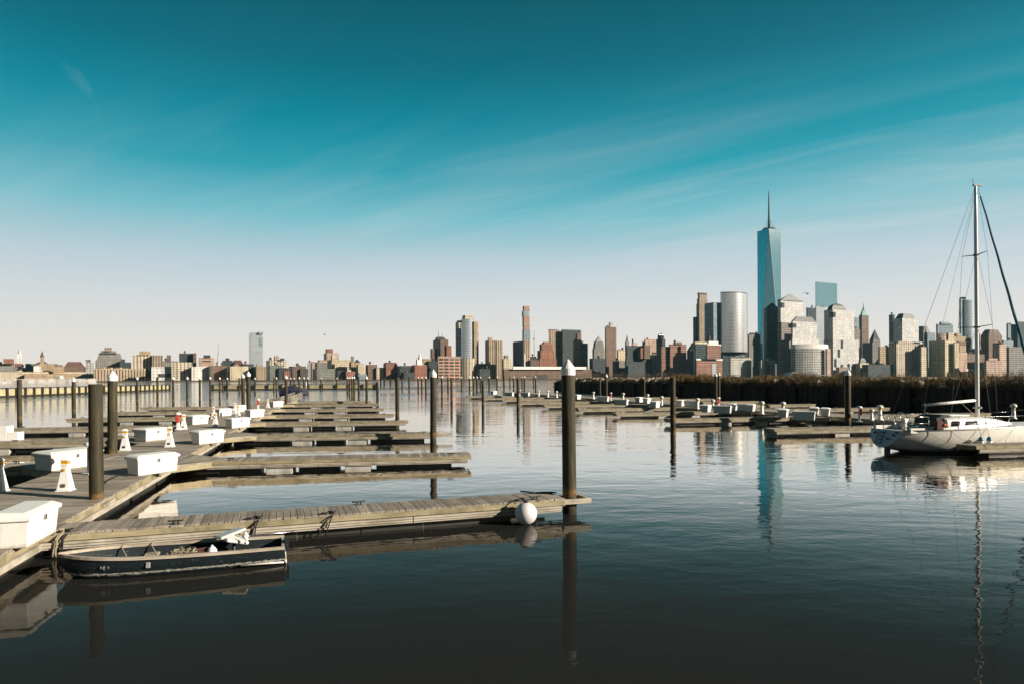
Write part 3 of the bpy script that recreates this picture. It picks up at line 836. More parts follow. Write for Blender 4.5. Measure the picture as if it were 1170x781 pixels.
root = empty('crate', dw(1.56, .1, .12), da + .3); tag(root, 'dark wooden crate beside the rope heap in the dinghy', 'crate')
m = MB()
for s in (-1, 1): m.box((0, s * .14, .11), (.36, .015, .2)); m.box((s * .18, 0, .11), (.015, .27, .2))
m.build('sides', M['maroon'], root)
m = MB(); m.box((0, 0, .02), (.36, .28, .02)); m.build('bottom', M['maroon'], root)
o = MB(); o.box((0, 0, .02), (.28, .14, .04), taper=.7); o = o.build('bailer', M['blue'], None, loc=dw(.38, .25, .2)); tag(o, 'small blue bailer in the stern of the dinghy', 'bailer')
for x, lb in ((2.95, 'mooring line from the dinghy gunwale down into its bow, nearest the bow tip'), (2.45, 'mooring line hanging inside the dinghy, behind the bow line')):
    hb = dsec(x / DL)[0]
    m = MB(); m.tube([dw(x, -hb, .42), dw(x + .02, -hb + .1, .37), dw(x - .12, -hb + .32, .2), dw(x - .2, -hb + .45, .14)], .014)
    o = m.build('boat_line', M['rope']); tag(o, lb, 'rope')
# two light spars lying along the far gunwale
m = MB(); hb = dsec(.2)[0]
m.tube([dw(-.2, -.53, .41), dw(.5, -.55, .39), dw(1.1, -.54, .39)], .018); o = m.build('oar_shaft', M['steel']); tag(o, 'metal pole along the far gunwale at the dinghy stern', 'pole')

# ------------------------------------------------------------------ the white sailboat
HA = R(10.5)
SB = empty('sailboat', (17.4, 32.3, 0), HA)
tag(SB, 'white sloop with bare mast, boom and furled teal headsail, moored at the right', 'sailboat')
def sw(x, y, z=0.0):
    return (17.4 + x * math.cos(HA) - y * math.sin(HA), 32.3 + x * math.sin(HA) + y * math.cos(HA), z)
LO = 9.5
def hsec(s):
    hb = 1.55 * (max(0.0, 1 - ((s - .42) / .585) ** 2 if s > .42 else 1 - .34 * ((.42 - s) / .42) ** 2)) ** (.72 if s > .42 else 1.0)
    zs = 1.06 + .02 * (1 - s) + .22 * s ** 2
    if s < .16: zb = .26 - .32 * (s / .16)
    elif s < .75: zb = -.06 - .28 * math.sin((s - .16) / .59 * PI)
    else: zb = -.06 + 1.10 * ((s - .75) / .25) ** 2.0
    return max(hb, .01), zs, min(zb, zs - .02)
def hring(s, xo=0.0):
    hb, zs, zb = hsec(s); x = s * LO
    out = []
    for k in range(13):
        th = PI * k / 12
        y = math.cos(th) ; z = math.sin(th)
        e = .62
        yy = hb * math.copysign(abs(y) ** (.42 + .5 * max(0, 1 - s / .45)), y)
        zz = zs - (zs - zb) * (abs(z) ** 1.25)
        out.append((x, yy, zz))
    return out
m = MB(); NSB = 36
secs = []
for i in range(NSB + 1):
    s = i / NSB; rg = hring(s)
    if s < .12:   # reversed transom: the top leans forward
        k = 1 - s / .12
        rg = [(x + .34 * k * (z - .26) / .8, y, z) for x, y, z in rg]
    secs.append(rg)
m.loft(secs, close=False, caps=False, smooth=True)
M['sloophull'] = None
def sloopmat():
    m_ = bpy.data.materials.new('sloop topsides'); t = NT(m_)
    co = t.n('ShaderNodeTexCoord').outputs['Object']; z = t.n('ShaderNodeSeparateXYZ', ins={0: co}).outputs[2]
    nz = t.n('ShaderNodeTexNoise', ins={'Vector': co, 'Scale': 1.6, 'Detail': 7.0, 'Roughness': 0.7}).outputs[0]
    mp = t.n('ShaderNodeMapping', ins={'Vector': co, 'Scale': (7, 7, .7)}).outputs[0]
    n2 = t.n('ShaderNodeTexNoise', ins={'Vector': mp, 'Scale': 1.5, 'Detail': 7.0, 'Roughness': 0.7}).outputs[0]
    c = t.mix(t.ramp(nz, [(.4, g(0)), (.75, g(.6))]), (.74, .72, .66), (.56, .52, .44))
    c = t.mix(t.ramp(n2, [(.55, g(0)), (.72, g(.5))]), c, (.4, .36, .27))
    bt = t.math('LESS_THAN', z, 0.13); c = t.mix(bt, c, (.09, .10, .11))
    st = t.math('MULTIPLY', t.math('GREATER_THAN', z, .17), t.math('LESS_THAN', z, .21)); c = t.mix(st, c, (.12, .14, .18))
    b = t.n('ShaderNodeBsdfPrincipled', ins={'Base Color': c, 'Roughness': .3}); t.out(b.outputs[0]); return m_
m.build('hull', sloopmat(), SB, fix=True)
m = MB(); m.face([m.bm.verts.new(p) for p in secs[0]]); m.build('transom', M['transom'], SB)
# deck
m = MB()
dk = []
for i in range(1, NSB + 1):
    s = i / NSB; hb, zs, zb = hsec(s); x = s * LO + (.34 * (1 - s / .12) if s < .12 else 0)
    dk.append([(x, hb, zs), (x, hb * .5, zs + .05), (x, 0, zs + .065), (x, -hb * .5, zs + .05), (x, -hb, zs)])
dk = dk[6:]
m.loft(dk, close=False, caps=False); m.build('deck', M['offwhite'], SB)
# cockpit: seats, sole and coamings between transom and cabin
m = MB()
m.box((1.6, 0, .70), (2.2, 1.0, .06))
for s in (-1, 1):
    m.box((1.75, s * .78, .98), (2.3, .52, .10)); m.box((1.75, s * 1.12, 1.08), (2.3, .20, .24))
m.box((.62, 0, 1.0), (.3, 2.1, .12))
m.build('cockpit', M['offwhite'], SB, bevel=.02)
m = MB()
for s in (-1, 1): m.tube([(.38 + 0.0, s * 1.02, 1.08), (.5, s * 1.06, 1.10)] + [(q / NSB * LO, s * (hsec(q / NSB)[0] + .01), hsec(q / NSB)[1] + .02) for q in range(2, NSB)], .025, 5)
m.build('toe_rail', M['steel'], SB)
# cabin trunk
def csec(x, w, z0, z1): return [(x, -w, z0), (x, -w * .88, z1 - .08), (x, -w * .6, z1), (x, w * .6, z1), (x, w * .88, z1 - .08), (x, w, z0)]
m = MB()
m.loft([csec(2.85, .98, 1.05, 1.62), csec(3.4, 1.02, 1.05, 1.66), csec(4.8, .98, 1.08, 1.63), csec(5.6, .82, 1.12, 1.56), csec(6.4, .55, 1.18, 1.42), csec(7.1, .3, 1.24, 1.30)])
m.build('cabin', M['white'], SB, bevel=.03)
# dark side windows, each a thin pane standing proud of the cabin side
def pane(x0, x1, zb0, zb1, sgn):
    def wy(x, z):
        if x < 3.4: w0, t = .98 + (x - 2.85) * .073, 1.65
        elif x < 4.8: w0, t = 1.02 - (x - 3.4) * .0286, 1.645
        else: w0, t = .98 - (x - 4.8) * .2, 1.6
        k = (z - 1.07) / (t - .08 - 1.07)
        return sgn * (w0 * (1 - .12 * k) + .014)
    q = MB()
    P = [(x0, wy(x0, zb0), zb0), (x1, wy(x1, zb0 + .02), zb0 + .02), (x1 + .10, wy(x1 + .1, zb1), zb1), (x0 + .10, wy(x0 + .1, zb1), zb1)]
    q.loft([P, [(a, b + sgn * .012, c) for a, b, c in P]])
    q.build('window', M['tint'], SB)
for sg in (-1, 1):
    pane(3.0, 3.4, 1.24, 1.48, sg); pane(3.75, 5.0, 1.28, 1.47, sg)
# companionway hood
m = MB()
m.loft([[(2.45, -.75, 1.2), (2.45, -.66, 1.60), (2.45, .66, 1.60), (2.45, .75, 1.2)], [(2.85, -.72, 1.45), (2.85, -.62, 1.76), (2.85, .62, 1.76), (2.85, .72, 1.45)], [(3.35, -.66, 1.60), (3.35, -.6, 1.70), (3.35, .6, 1.70), (3.35, .66, 1.60)]])
m.build('spray_hood', M['darkcloth'], SB, bevel=.02)
m = MB(); m.box((4.0, 0, 1.70), (1.1, .8, .06)); m.build('hatch', M['white'], SB, bevel=.015)
m = MB(); m.box((6.3, 0, 1.46), (.5, .5, .05)); m.build('hatch', M['tint'], SB)
# mast, spreaders, boom
MX = 5.38; MT = 12.82
mast = MB(); mast.lathe([(.085, 1.5), (.088, 2), (.085, 11), (.06, MT - .05), (.05, MT)], n=16)
mast = mast.build('mast', M['alu'], SB, loc=(MX, 0, 0)); mast.rotation_euler = (0, R(-.25), 0)
def spread(z, w):
    q = MB(); q.tube([(0, 0, z), (-.12, w, z + .05)], .028, 6, .016); q.tube([(0, 0, z), (-.12, -w, z + .05)], .028, 6, .016)
    q.box((0, 0, z), (.17, .2, .09)); q.build('spreader', M['black'], mast)
spread(9.46, .72); spread(5.95, .98)
q = MB(); q.box((.12, 0, MT + .03), (.5, .1, .06)); q.tube([(-.1, 0, MT), (-.16, 0, MT + .32)], .012); q.box((-.16, 0, MT + .22), (.26, .02, .03)); q.build('masthead', M['black'], mast)
q = MB(); q.box((-.11, 0, 2.4), (.14, .1, .16)); q.build('gooseneck', M['black'], mast)
q = MB()
for s in (-1, 1): q.lathe([(.06, 0), (.05, .1), (.06, .13)], c=(0, 0, 0), n=10, M=Matrix.Translation((0, s * .09, 2.05)) @ Matrix.Rotation(R(-90 * s), 4, 'X'))
q.build('winch', M['steel'], mast)
q = MB(); q.tube([(MX - .15, 0, 2.40), (MX - 3.0, .0, 2.20)], .07, 10); boom = q.build('boom', M['alu'], SB)
q = MB(); q.lathe([(.088, 0), (.088, .06)], n=10, M=Matrix.Translation((MX - 3.05, 0, 2.197)) @ Matrix.Rotation(R(90), 4, 'Y')); q.build('end_fitting', M['black'], boom)
q = MB(); q.tube([(MX - .1, 0, 1.62), (MX - .95, 0, 2.31)], .012); q.build('boom_vang', M['rope'], SB)
q = MB(); q.tube([(MX - 2.9, 0, 2.2), (2.2, 0, 1.1)], .016); q.build('mainsheet', M['rubber'], SB)
# standing rigging
M['wire'] = simple('dull rigging wire', (0.16, 0.16, 0.16), .65, .2, 2.0, spec=.2)
def stay(name, a, b, r=.008, mat='steel'):
    q = MB(); q.tube([a, b], r, 5); return q.build(name, M['wire'] if mat == 'steel' else M[mat], SB)
stay('backstay', (MX - .05, 0, MT), (.42, 0, 1.15), .009)
stay('topping_lift', (MX - .06, 0, MT - .1), (MX - 3.0, 0, 2.3), .006)
for s in (-1, 1):
    q = MB(); q.tube([(MX, s * .05, MT - .2), (MX - .13, s * .72, 9.5), (MX - .13, s * .98, 6.0), (MX - .25, s * 1.36, 1.14)], .007, 5); q.build('shroud', M['wire'], SB)
    stay('shroud', (MX, s * .06, 5.9), (MX - .5, s * 1.33, 1.14), .008)
    stay('shroud', (MX, s * .06, 9.4), (MX - .13, s * .98, 6.0), .007)
BX, BZ = 9.25, 1.36
q = MB()
n_ = 30
pts = [(MX + .1 + (BX - MX - .1) * i / n_, .012 * math.sin(i * 1.3), MT - .1 + (BZ - MT + .1) * i / n_) for i in range(n_ + 1)]
q.tube(pts[:2], .012); q.tube([pts[i] for i in range(1, n_)], .035, 8, .085); q.tube(pts[-2:], .03)
q.build('furled_sail', M['tealcloth'], SB)
q = MB(); q.lathe([(.09, 0), (.11, .03), (.11, .12), (.09, .15)], c=(9.18, 0, 1.42), n=12); q.build('furling_drum', M['black'], SB)
# rails
q = MB()
for s in (-1, 1):
    q.tube([(1.5, s * 1.28, 1.1), (1.5, s * 1.28, 1.72)], .014); q.tube([(.55, s * 1.08, 1.1), (.55, s * 1.08, 1.72)], .014)
    q.tube([(1.5, s * 1.28, 1.72), (.55, s * 1.08, 1.72), (.48, s * .35, 1.72)], .014); q.tube([(1.5, s * 1.28, 1.42), (.55, s * 1.08, 1.42), (.48, s * .35, 1.42)], .012)
    q.tube([(.48, s * .35, 1.72), (.46, s * .35, 1.1)], .014)
q.build('stern_rail', M['steel'], SB)
q = MB()
for s in (-1, 1):
    q.tube([(8.0, s * .62, 1.2), (8.0, s * .62, 1.85), (9.3, s * .08, 1.95), (9.35, 0, 1.95)], .014); q.tube([(8.9, s * .25, 1.3), (8.9, s * .25, 1.9)], .012)
q.build('bow_rail', M['steel'], SB)
for s in (-1, 1):
    q = MB()
    for zz in (1.42, 1.70): q.tube([(1.5, s * 1.28, zz)] + [(x, s * (hsec(x / LO)[0] - .04), zz + .0) for x in (2.9, 4.3, 5.7, 7.0)] + [(8.0, s * .62, zz + .1)], .006, 4)
    for x in (2.9, 4.3, 5.7, 7.0): q.tube([(x, s * (hsec(x / LO)[0] - .04), 1.05), (x, s * (hsec(x / LO)[0] - .04), 1.72)], .011, 6)
    q.build('lifeline', M['steel'], SB)
# wheel, binnacle, boarding ladder on the transom
q = MB()
q.tube([(1.15, .42 * math.cos(a), 1.45 + .42 * math.sin(a)) for a in [2 * PI * i / 24 for i in range(25)]], .016, 6)
for k in range(5):
    a = 2 * PI * k / 5; q.tube([(1.15, 0, 1.45), (1.15, .42 * math.cos(a), 1.45 + .42 * math.sin(a))], .01, 5)
wh = q.build('steering_wheel', M['steel'], SB)
q = MB(); q.lathe([(.12, .7), (.1, 1.3), (.13, 1.5), (.06, 1.62)], c=(1.3, 0, 0), n=12); q.build('binnacle', M['white'], SB)
q = MB()
for s in (-1, 1): q.tube([(.24, .12 + s * .19, 1.06), (.05, .12 + s * .19, .62), (-.03, .12 + s * .19, .42)], .016)
for k in range(4):
    z = .46 + .16 * k; q.tube([(-.03 + .425 * (z - .42), -.07, z), (-.03 + .425 * (z - .42), .31, z)], .018)
q.build('boarding_ladder', M['black'], SB)
q = MB()
for y, z in ((-.62, .86), (-.75, .98), (.6, .9), (-.35, .68)): q.lathe([(.055, 0), (.055, .05)], c=(0, 0, 0), n=10, M=Matrix.Translation((.29 + .425 * (z - 1.06) - .05, y, z)) @ Matrix.Rotation(R(90), 4, 'Y'))
q.build('through_hull', M['black'], SB)
q = MB(); q.loft([[(.25, -.03, .5), (.55, -.03, .5), (.55, .03, .5), (.25, .03, .5)], [(.2, -.02, -.9), (.5, -.02, -.9), (.5, .02, -.9), (.2, .02, -.9)]]); q.build('rudder', M['antifoul'], SB)
# things hung on the sailboat
for i, (x, lb) in enumerate([(3.85, 'white fender with blue top on the sailboat side, left one of two'), (4.30, 'white fender with blue top on the sailboat side, right one of two')]):
    hb = hsec(x / LO)[0]
    r_ = empty('boat_fender', sw(x, -hb - .16, .30)); tag(r_, lb, 'fender', 'fenders along the sailboat')
    q = MB(); q.lathe([(.0, .0), (.09, .03), (.115, .1), (.115, .35), (.09, .42)], n=12); q.build('body', M['white'], r_)
    q = MB(); q.lathe([(.112, .3), (.12, .34), (.09, .45), (.03, .5)], n=12); q.build('end_cap', M['blue'], r_)
    q = MB(); q.tube([(0, 0, .5), (0, .1, .8), (0, .2, 1.15)], .01); q.build('lanyard', M['rope'], r_)
q = MB(); q.box((0, 0, .22), (.42, .22, .44), taper=.85); o = q.build('rescue_bag', M['maroon'], None, loc=sw(1.95, -1.36, 1.12), bevel=.05); o.rotation_euler = (0, 0, HA); tag(o, 'dark maroon rescue bag hung on the sailboat cockpit rail', 'bag')
q = MB(); q.box((0, 0, .08), (.3, .14, .1), taper=.6); o = q.build('throw_line', M['orange'], None, loc=sw(2.2, -1.46, 1.28), bevel=.03); o.rotation_euler = (0, .2, HA); tag(o, 'orange throw line bag tied beside the maroon bag on the sailboat', 'bag')
for i, (x, xx, lb) in enumerate([(2.5, 3.3, 'mooring line slanting down the sailboat quarter to the finger'), (5.9, 5.0, 'mooring line from the sailboat side by the mast down to the finger'), (1.4, 2.3, 'long mooring line from the sailboat stern quarter to the finger')]):
    q = MB(); hb = hsec(x / LO)[0]; q.tube([sw(x, -hb, 1.06), sw((x + xx) / 2, -hb - .12, .72), sw(xx, -1.85, .52)], .009); o = q.build('mooring_line', M['rope']); tag(o, lb, 'rope', 'mooring lines of the sailboat')

# ------------------------------------------------------------------ small covered motorboat off the far gangway
bx_, by_ = unp(335, 450.5, 0)
root = empty('covered_motorboat', (bx_, by_, 0), R(8)); tag(root, 'small motorboat under a navy cover beyond the far end of the left walkway', 'motorboat')
q = MB()
q.loft([[(x, w, 1.0 + .2 * max(0, x) / 3), (x, w * .8, .1), (x, 0, -.2), (x, -w * .8, .1), (x, -w, 1.0 + .2 * max(0, x) / 3)] for x, w in ((-3, 1.0), (-1, 1.15), (1, 1.1), (2.3, .7), (3.2, .04))]); q.build('hull', M['navy'], root)
q = MB()
q.loft([[(x, w, 1.03), (x, w * .7, z), (x, -w * .7, z), (x, -w, 1.03)] for x, w, z in ((-3, 1.02, 1.5), (-1, 1.17, 2.1), (.6, 1.1, 2.0), (2.0, .8, 1.5), (3.1, .1, 1.3))]); q.build('cover', M['navy'], root)
q = MB(); q.tube([(2.9, 0, 1.1), (3.0, 0, 3.0)], .09); q.build('bow_pole', M['white'], root)

# ------------------------------------------------------------------ breakwater on the right
BW0 = Vector((11.4, 184.0)); BWD = Vector((SA, -CA)); BWL = 150.0
bw = empty('breakwater_wall', (BW0.x, BW0.y, 0), math.atan2(BWD.y, BWD.x))     # local x runs towards the quay, -y faces the marina
tag(bw, 'dark timber breakwater wall across the right of the marina, rocks and brush on top', 'breakwater')
M['bwall'] = wood('dark sheet piling', (0.045, 0.034, 0.024), cell=.5, grain_axis=2, dark=(0.02, 0.016, 0.012))
q = MB()
for i in range(int(BWL / .5)):
    y = -.025 if i % 2 else .025
    q.box((.25 + i * .5, y, .9), (.49, .26, 2.8))
q.build('sheet_wall', M['bwall'], bw)
q = MB(); q.box((BWL / 2, -.05, 2.3), (BWL, .55, .22)); q.box((BWL / 2, -.30, 1.2), (BWL, .18, .25)); q.box((.1, 3.5, .9), (.4, 7.0, 2.8)); q.build('cap_beam', M['bwall'], bw)
q = MB()
for i in range(0, int(BWL / 6)): q.tube([(3 + i * 6, -.42, -1), (3 + i * 6, -.42, 2.25)], .16, 10)
q.build('post', M['bwall'], bw)
M['soil'] = simple('brown earth bank', (0.13, 0.09, 0.05), 0.95, 0.5, .6)
q = MB()
secs = []
for i in range(60):
    x = .4 + i * (BWL - .4) / 59
    h = 3.0 + .25 * math.sin(i * .9) + .15 * math.sin(i * 2.3)
    secs.append([(x, .2, 2.25), (x, 2.2, h), (x, 4.5, h + .1), (x, 7.2, 0), (x, .2, 0)])
q.loft(secs)
o = q.build('earth_bank', M['soil'], None, loc=bw.location); o.rotation_euler = bw.rotation_euler; tag(o, None, None, None, 'structure')
M['rock'] = simple('tan riprap stone', (0.36, 0.29, 0.2), 0.9, 0.5, 1.2, bump=.05)
rr = random.Random(11)
bm = bmesh.new()
for i in range(420):
    x = rr.uniform(0.2, 62) if i < 340 else rr.uniform(62, 140)
    y = rr.uniform(.4, 3.4); z = 2.3 + min(y, 2.2) * .38 + rr.uniform(-.2, .12); s = rr.uniform(.25, .62)
    mm = Matrix.Translation((x, y, z)) @ Matrix.Rotation(rr.uniform(0, 6), 4, Vector((rr.random(), rr.random(), rr.random() + .1)).normalized()) @ Matrix.Diagonal((s * rr.uniform(.8, 1.5), s, s * rr.uniform(.6, .9), 1))
    r_ = bmesh.ops.create_icosphere(bm, subdivisions=1, radius=1.0, matrix=mm)
    for v in r_['verts']: v.co += Vector((rr.uniform(-.13, .13), rr.uniform(-.13, .13), rr.uniform(-.1, .1))) * s * 1.5
me = bpy.data.meshes.new('riprap'); bm.to_mesh(me); bm.free(); me.materials.append(M['rock'])
o = link(bpy.data.objects.new('riprap', me)); o.location = bw.location; o.rotation_euler = bw.rotation_euler
tag(o, 'tan boulders heaped along the top of the breakwater', 'rocks', None, 'stuff')
def brushmat(name, c0, c1):
    m_ = bpy.data.materials.new(name); t = NT(m_)
    co = t.n('ShaderNodeTexCoord').outputs['Object']
    nz = t.n('ShaderNodeTexNoise', ins={'Vector': co, 'Scale': .5, 'Detail': 8.0, 'Roughness': .8}).outputs[0]
    c = t.mix(t.ramp(nz, [(.3, g(0)), (.7, g(1))]), c0, c1)
    b = t.n('ShaderNodeBsdfPrincipled', ins={'Base Color': c, 'Roughness': .9, 'Specular IOR Level': .1}); t.out(b.outputs[0]); return m_
M['brush'] = brushmat('dry brown brush', (0.075, 0.052, 0.028), (0.25, 0.175, 0.085))
q = MB()
for i in range(52000):
    x = 148 * (rr.random() ** .75)
    x = BWL - 2 - x if x < 120 else BWL - 2 - x
    if x < 0: continue
    if x < 55 and rr.random() < .6: continue
    y = rr.uniform(.3, 4.6)
    z = 2.25 + min(y, 2.2) * .36
    h = rr.uniform(.15, .95) * (.92 + .26 * math.sin(x * .21) + .2 * math.sin(x * .77 + y) + .16 * math.sin(x * 2.1 + 2)) * (.65 if x < 60 else 1.1)
    a = rr.uniform(0, 2 * PI); lean = rr.uniform(0, .9) * h; w = rr.uniform(.007, .02) * (1.8 if x < 90 else 1)
    b_ = rr.uniform(0, 2 * PI)
    p = Vector((x, y, z - .1)); tip = p + Vector((math.cos(a) * lean, math.sin(a) * lean, h))
    d = Vector((math.cos(b_) * w, math.sin(b_) * w, 0))
    q.face([q.bm.verts.new(p - d), q.bm.verts.new(p + d), q.bm.verts.new(tip + d * .5), q.bm.verts.new(tip - d * .5)])
    if i % 3 == 0:
        mid = p.lerp(tip, rr.uniform(.3, .8)); e = Vector((rr.uniform(-.3, .3), rr.uniform(-.3, .3), rr.uniform(.05, .3)))
        q.face([q.bm.verts.new(mid - d), q.bm.verts.new(mid + d), q.bm.verts.new(mid + e)])
o = q.build('brush', M['brush'], None, loc=bw.location, fix=False); o.rotation_euler = bw.rotation_euler
tag(o, 'dry brown brush growing along the top of the breakwater', 'brush', None, 'stuff')
# two pale canopies seen over the breakwater
for px, Y, w, lb in ((903, 150, 2.6, 'slanted pale canopy roof just over the brush, below the curved pale grid building'), (936, 152, 5.0, 'low long white canopy roof over the brush, right of the slanted canopy')):
    r_ = empty('white_canopy', (ray(px) * Y, Y, 0), R(12)); tag(r_, lb, 'canopy', 'white canopies behind the breakwater')
    q = MB(); k = 0.9 if w < 3 else .3
    q.loft([[(-w / 2, -1.2, 3.55), (-w / 2, 1.2, 3.55), (-w / 2, 1.2, 3.62), (-w / 2, -1.2, 3.62)], [(0, -1.2, 3.6 + k), (0, 1.2, 3.6 + k), (0, 1.2, 3.68 + k), (0, -1.2, 3.68 + k)], [(w / 2, -1.2, 3.6 + k * .8), (w / 2, 1.2, 3.6 + k * .8), (w / 2, 1.2, 3.68 + k * .8), (w / 2, -1.2, 3.68 + k * .8)]])
    q.build('roof', M['white'], r_)
    q = MB()
    for x in (-w / 2 + .1, w / 2 - .1):
        for y in (-1.1, 1.1): q.tube([(x, y, -.6), (x, y, 3.6)], .06)
    q.build('leg', M['darkfloat'], r_)
    q = MB(); q.box((0, 0, .2), (w + 1, 3, .5)); q.build('float', M['darkfloat'], r_)

# ------------------------------------------------------------------ helicopters
def make_heli():
    r_ = empty('helicopter')
    q = MB(); q.lathe([(0, -3.2), (.8, -2.6), (1.15, -1), (1.1, .6), (.5, 2.4), (0, 2.6)], n=14, M=Matrix.Rotation(R(90), 4, 'Y')); q.build('body', M['heli'], r_)
    q = MB(); q.tube([(1.8, 0, .25), (7.6, 0, .5)], .4, 8, .16); q.box((7.6, 0, 1.1), (.7, .1, 1.7)); q.build('tail_boom', M['heli'], r_)
    q = MB(); q.box((0, 0, 1.75), (10.6, .38, .06), rz=.3); q.box((0, 0, 1.75), (10.6, .38, .06), rz=.3 + PI / 2); q.tube([(0, 0, 1), (0, 0, 1.8)], .12); q.build('rotor', M['black'], r_)
    q = MB()
    for s in (-1, 1): q.tube([(-1.8, s, -1.6), (1.6, s, -1.6)], .09); q.tube([(-.8, s * .8, -.8), (-.9, s, -1.6)], .07); q.tube([(.8, s * .8, -.8), (.9, s, -1.6)], .07)
    q.build('skid', M['black'], r_)
    return r_
M['heli'] = simple('grey helicopter paint', (0.12, 0.13, 0.14), .4, .2, 1.0)
h = make_heli(); h.location = (ray(371) * 1900, 1900, zat(371, 382, 1900)); h.rotation_euler = (0, 0, .4)
tag(h, 'tiny grey helicopter in the pale sky over the low left skyline', 'helicopter', 'helicopters over the river')
h2 = copy_tree(h); h2.location = (ray(923) * 1500, 1500, zat(923, 335.5, 1500)); h2.rotation_euler = (0, -.15, PI - .2)
tag(h2, 'tiny grey helicopter right of the pyramid topped tower', 'helicopter', 'helicopters over the river')
# ------------------------------------------------------------------ the city across the river
fm = {}
fm['brick'] = facade('red brick facade', (0.30, 0.125, 0.075), cw=3.0, ch=3.3, fw=.42, fh=.5)
fm['brickgrid'] = facade('brick facade with pale bands', (0.30, 0.15, 0.095), cw=3.4, ch=3.3, fw=.55, fh=.55, band=9.9)
fm['brown'] = facade('brown brick facade', (0.20, 0.125, 0.085), cw=3.0, ch=3.2, fw=.45, fh=.5)
fm['darkbrown'] = facade('dark brown facade', (0.10, 0.07, 0.055), cw=3.0, ch=3.4, fw=.5, fh=.5)
fm['tan'] = facade('tan masonry facade', (0.42, 0.31, 0.20), cw=3.4, ch=3.5, fw=.42, fh=.45)
fm['tanstrip'] = facade('tan ribbed facade', (0.42, 0.31, 0.21), cw=4.0, ch=3.1, fw=.4, fh=.85)
fm['cream'] = facade('cream masonry facade', (0.58, 0.49, 0.35), cw=3.4, ch=3.5, fw=.38, fh=.42)
fm['creamstrip'] = facade('cream facade with window strips', (0.56, 0.48, 0.37), cw=5.0, ch=3.4, fw=.45, fh=.6)
fm['granite'] = facade('pale granite facade', (0.57, 0.56, 0.54), win=(.36, .36, .355), cw=2.6, ch=3.8, fw=.45, fh=.45, grough=.25, bays=.2)
fm['granitedark'] = facade('granite base facade', (0.30, 0.25, 0.21), win=(.06, .06, .065), cw=2.6, ch=3.8, fw=.5, fh=.5)
fm['grey'] = facade('grey stone facade', (0.24, 0.22, 0.20), cw=3.0, ch=3.6, fw=.45, fh=.5)
fm['greygreen'] = facade('grey green facade', (0.20, 0.21, 0.18), cw=3.0, ch=3.6, fw=.45, fh=.5)
fm['slate'] = facade('dark slate facade', (0.045, 0.052, 0.055), cw=3.0, ch=3.5, fw=.55, fh=.5, grough=.2)
fm['white'] = facade('white panel facade', (0.66, 0.64, 0.60), win=(.2, .2, .2), cw=5.0, ch=4.5, fw=.25, fh=.3)
fm['quaywhite'] = facade('weathered white quay facing', (0.58, 0.55, 0.5), win=(.3, .27, .22), cw=9.0, ch=1.6, fw=.3, fh=.5, dirty=.5)
fm['pale'] = facade('pale mottled facade', (0.46, 0.45, 0.42), win=(.1, .11, .11), cw=4.2, ch=4.0, fw=.5, fh=.5)
fm['gridwin'] = facade('salmon frame facade', (0.46, 0.27, 0.18), win=(.05, .055, .06), cw=9.0, ch=5.0, fw=.82, fh=.62)
fm['glass'] = facade('blue grey curtain wall', (0.30, 0.34, 0.36), win=(.36, .42, .46), cw=1.6, ch=3.9, fw=.84, fh=.78, wrough=.35, grough=.08, gmetal=.75, bays=.12)
fm['paleglass'] = facade('pale curtain wall', (0.42, 0.45, 0.47), win=(.55, .60, .64), cw=2.0, ch=3.6, fw=.86, fh=.72, wrough=.35, grough=.15, gmetal=.75, bays=.12)
fm['silver'] = facade('silver curtain wall', (0.34, 0.35, 0.36), win=(.66, .66, .65), cw=2.2, ch=8.4, fw=.95, fh=.86, wrough=.3, grough=.22, gmetal=.72, bays=.12)
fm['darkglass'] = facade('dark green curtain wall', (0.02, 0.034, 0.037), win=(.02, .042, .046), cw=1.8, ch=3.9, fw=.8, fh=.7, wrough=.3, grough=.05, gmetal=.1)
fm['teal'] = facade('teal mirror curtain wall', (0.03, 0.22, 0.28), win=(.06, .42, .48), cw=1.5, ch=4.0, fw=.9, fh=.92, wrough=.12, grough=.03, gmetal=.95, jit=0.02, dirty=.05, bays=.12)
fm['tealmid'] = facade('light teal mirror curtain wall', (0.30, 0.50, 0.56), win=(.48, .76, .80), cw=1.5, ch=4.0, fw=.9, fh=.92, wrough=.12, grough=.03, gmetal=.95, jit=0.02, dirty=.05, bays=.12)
fm['tealpale'] = facade('pale reflection teal curtain wall', (0.20, 0.45, 0.50), win=(.30, .66, .71), cw=1.5, ch=4.0, fw=.9, fh=.92, wrough=.12, grough=.03, gmetal=.95, jit=0.02, dirty=.05, bays=.12)
fm['bluehaze'] = facade('blue grey office facade', (0.22, 0.27, 0.30), win=(.12, .17, .2), cw=2.0, ch=3.9, fw=.6, fh=.5)
fm['pink'] = facade('pinkish masonry facade', (0.50, 0.35, 0.27), cw=3.2, ch=3.4, fw=.4, fh=.45)
M['roofdark'] = simple('dark roofing', (0.05, 0.045, 0.045), .8, .4, .2)
M['roofbrown'] = simple('brown roofing', (0.13, 0.07, 0.05), .8, .4, .2)
M['roofwhite'] = simple('white roofing', (0.72, 0.70, 0.66), .7, .15, .1)
M['roofgreen'] = simple('copper green roofing', (0.16, 0.36, 0.30), .7, .3, .1)
M['roofslate'] = simple('grey green metal roofing', (0.035, 0.042, 0.043), .55, .3, .1)
M['rooftank'] = simple('roof tank timber', (0.10, 0.065, 0.045), .9, .4, .5)
M['concrete'] = simple('raw concrete floors', (0.34, 0.20, 0.15), .9, .4, .2)
for k_, v_ in list(M.items()): fm.setdefault('_' + k_, v_)

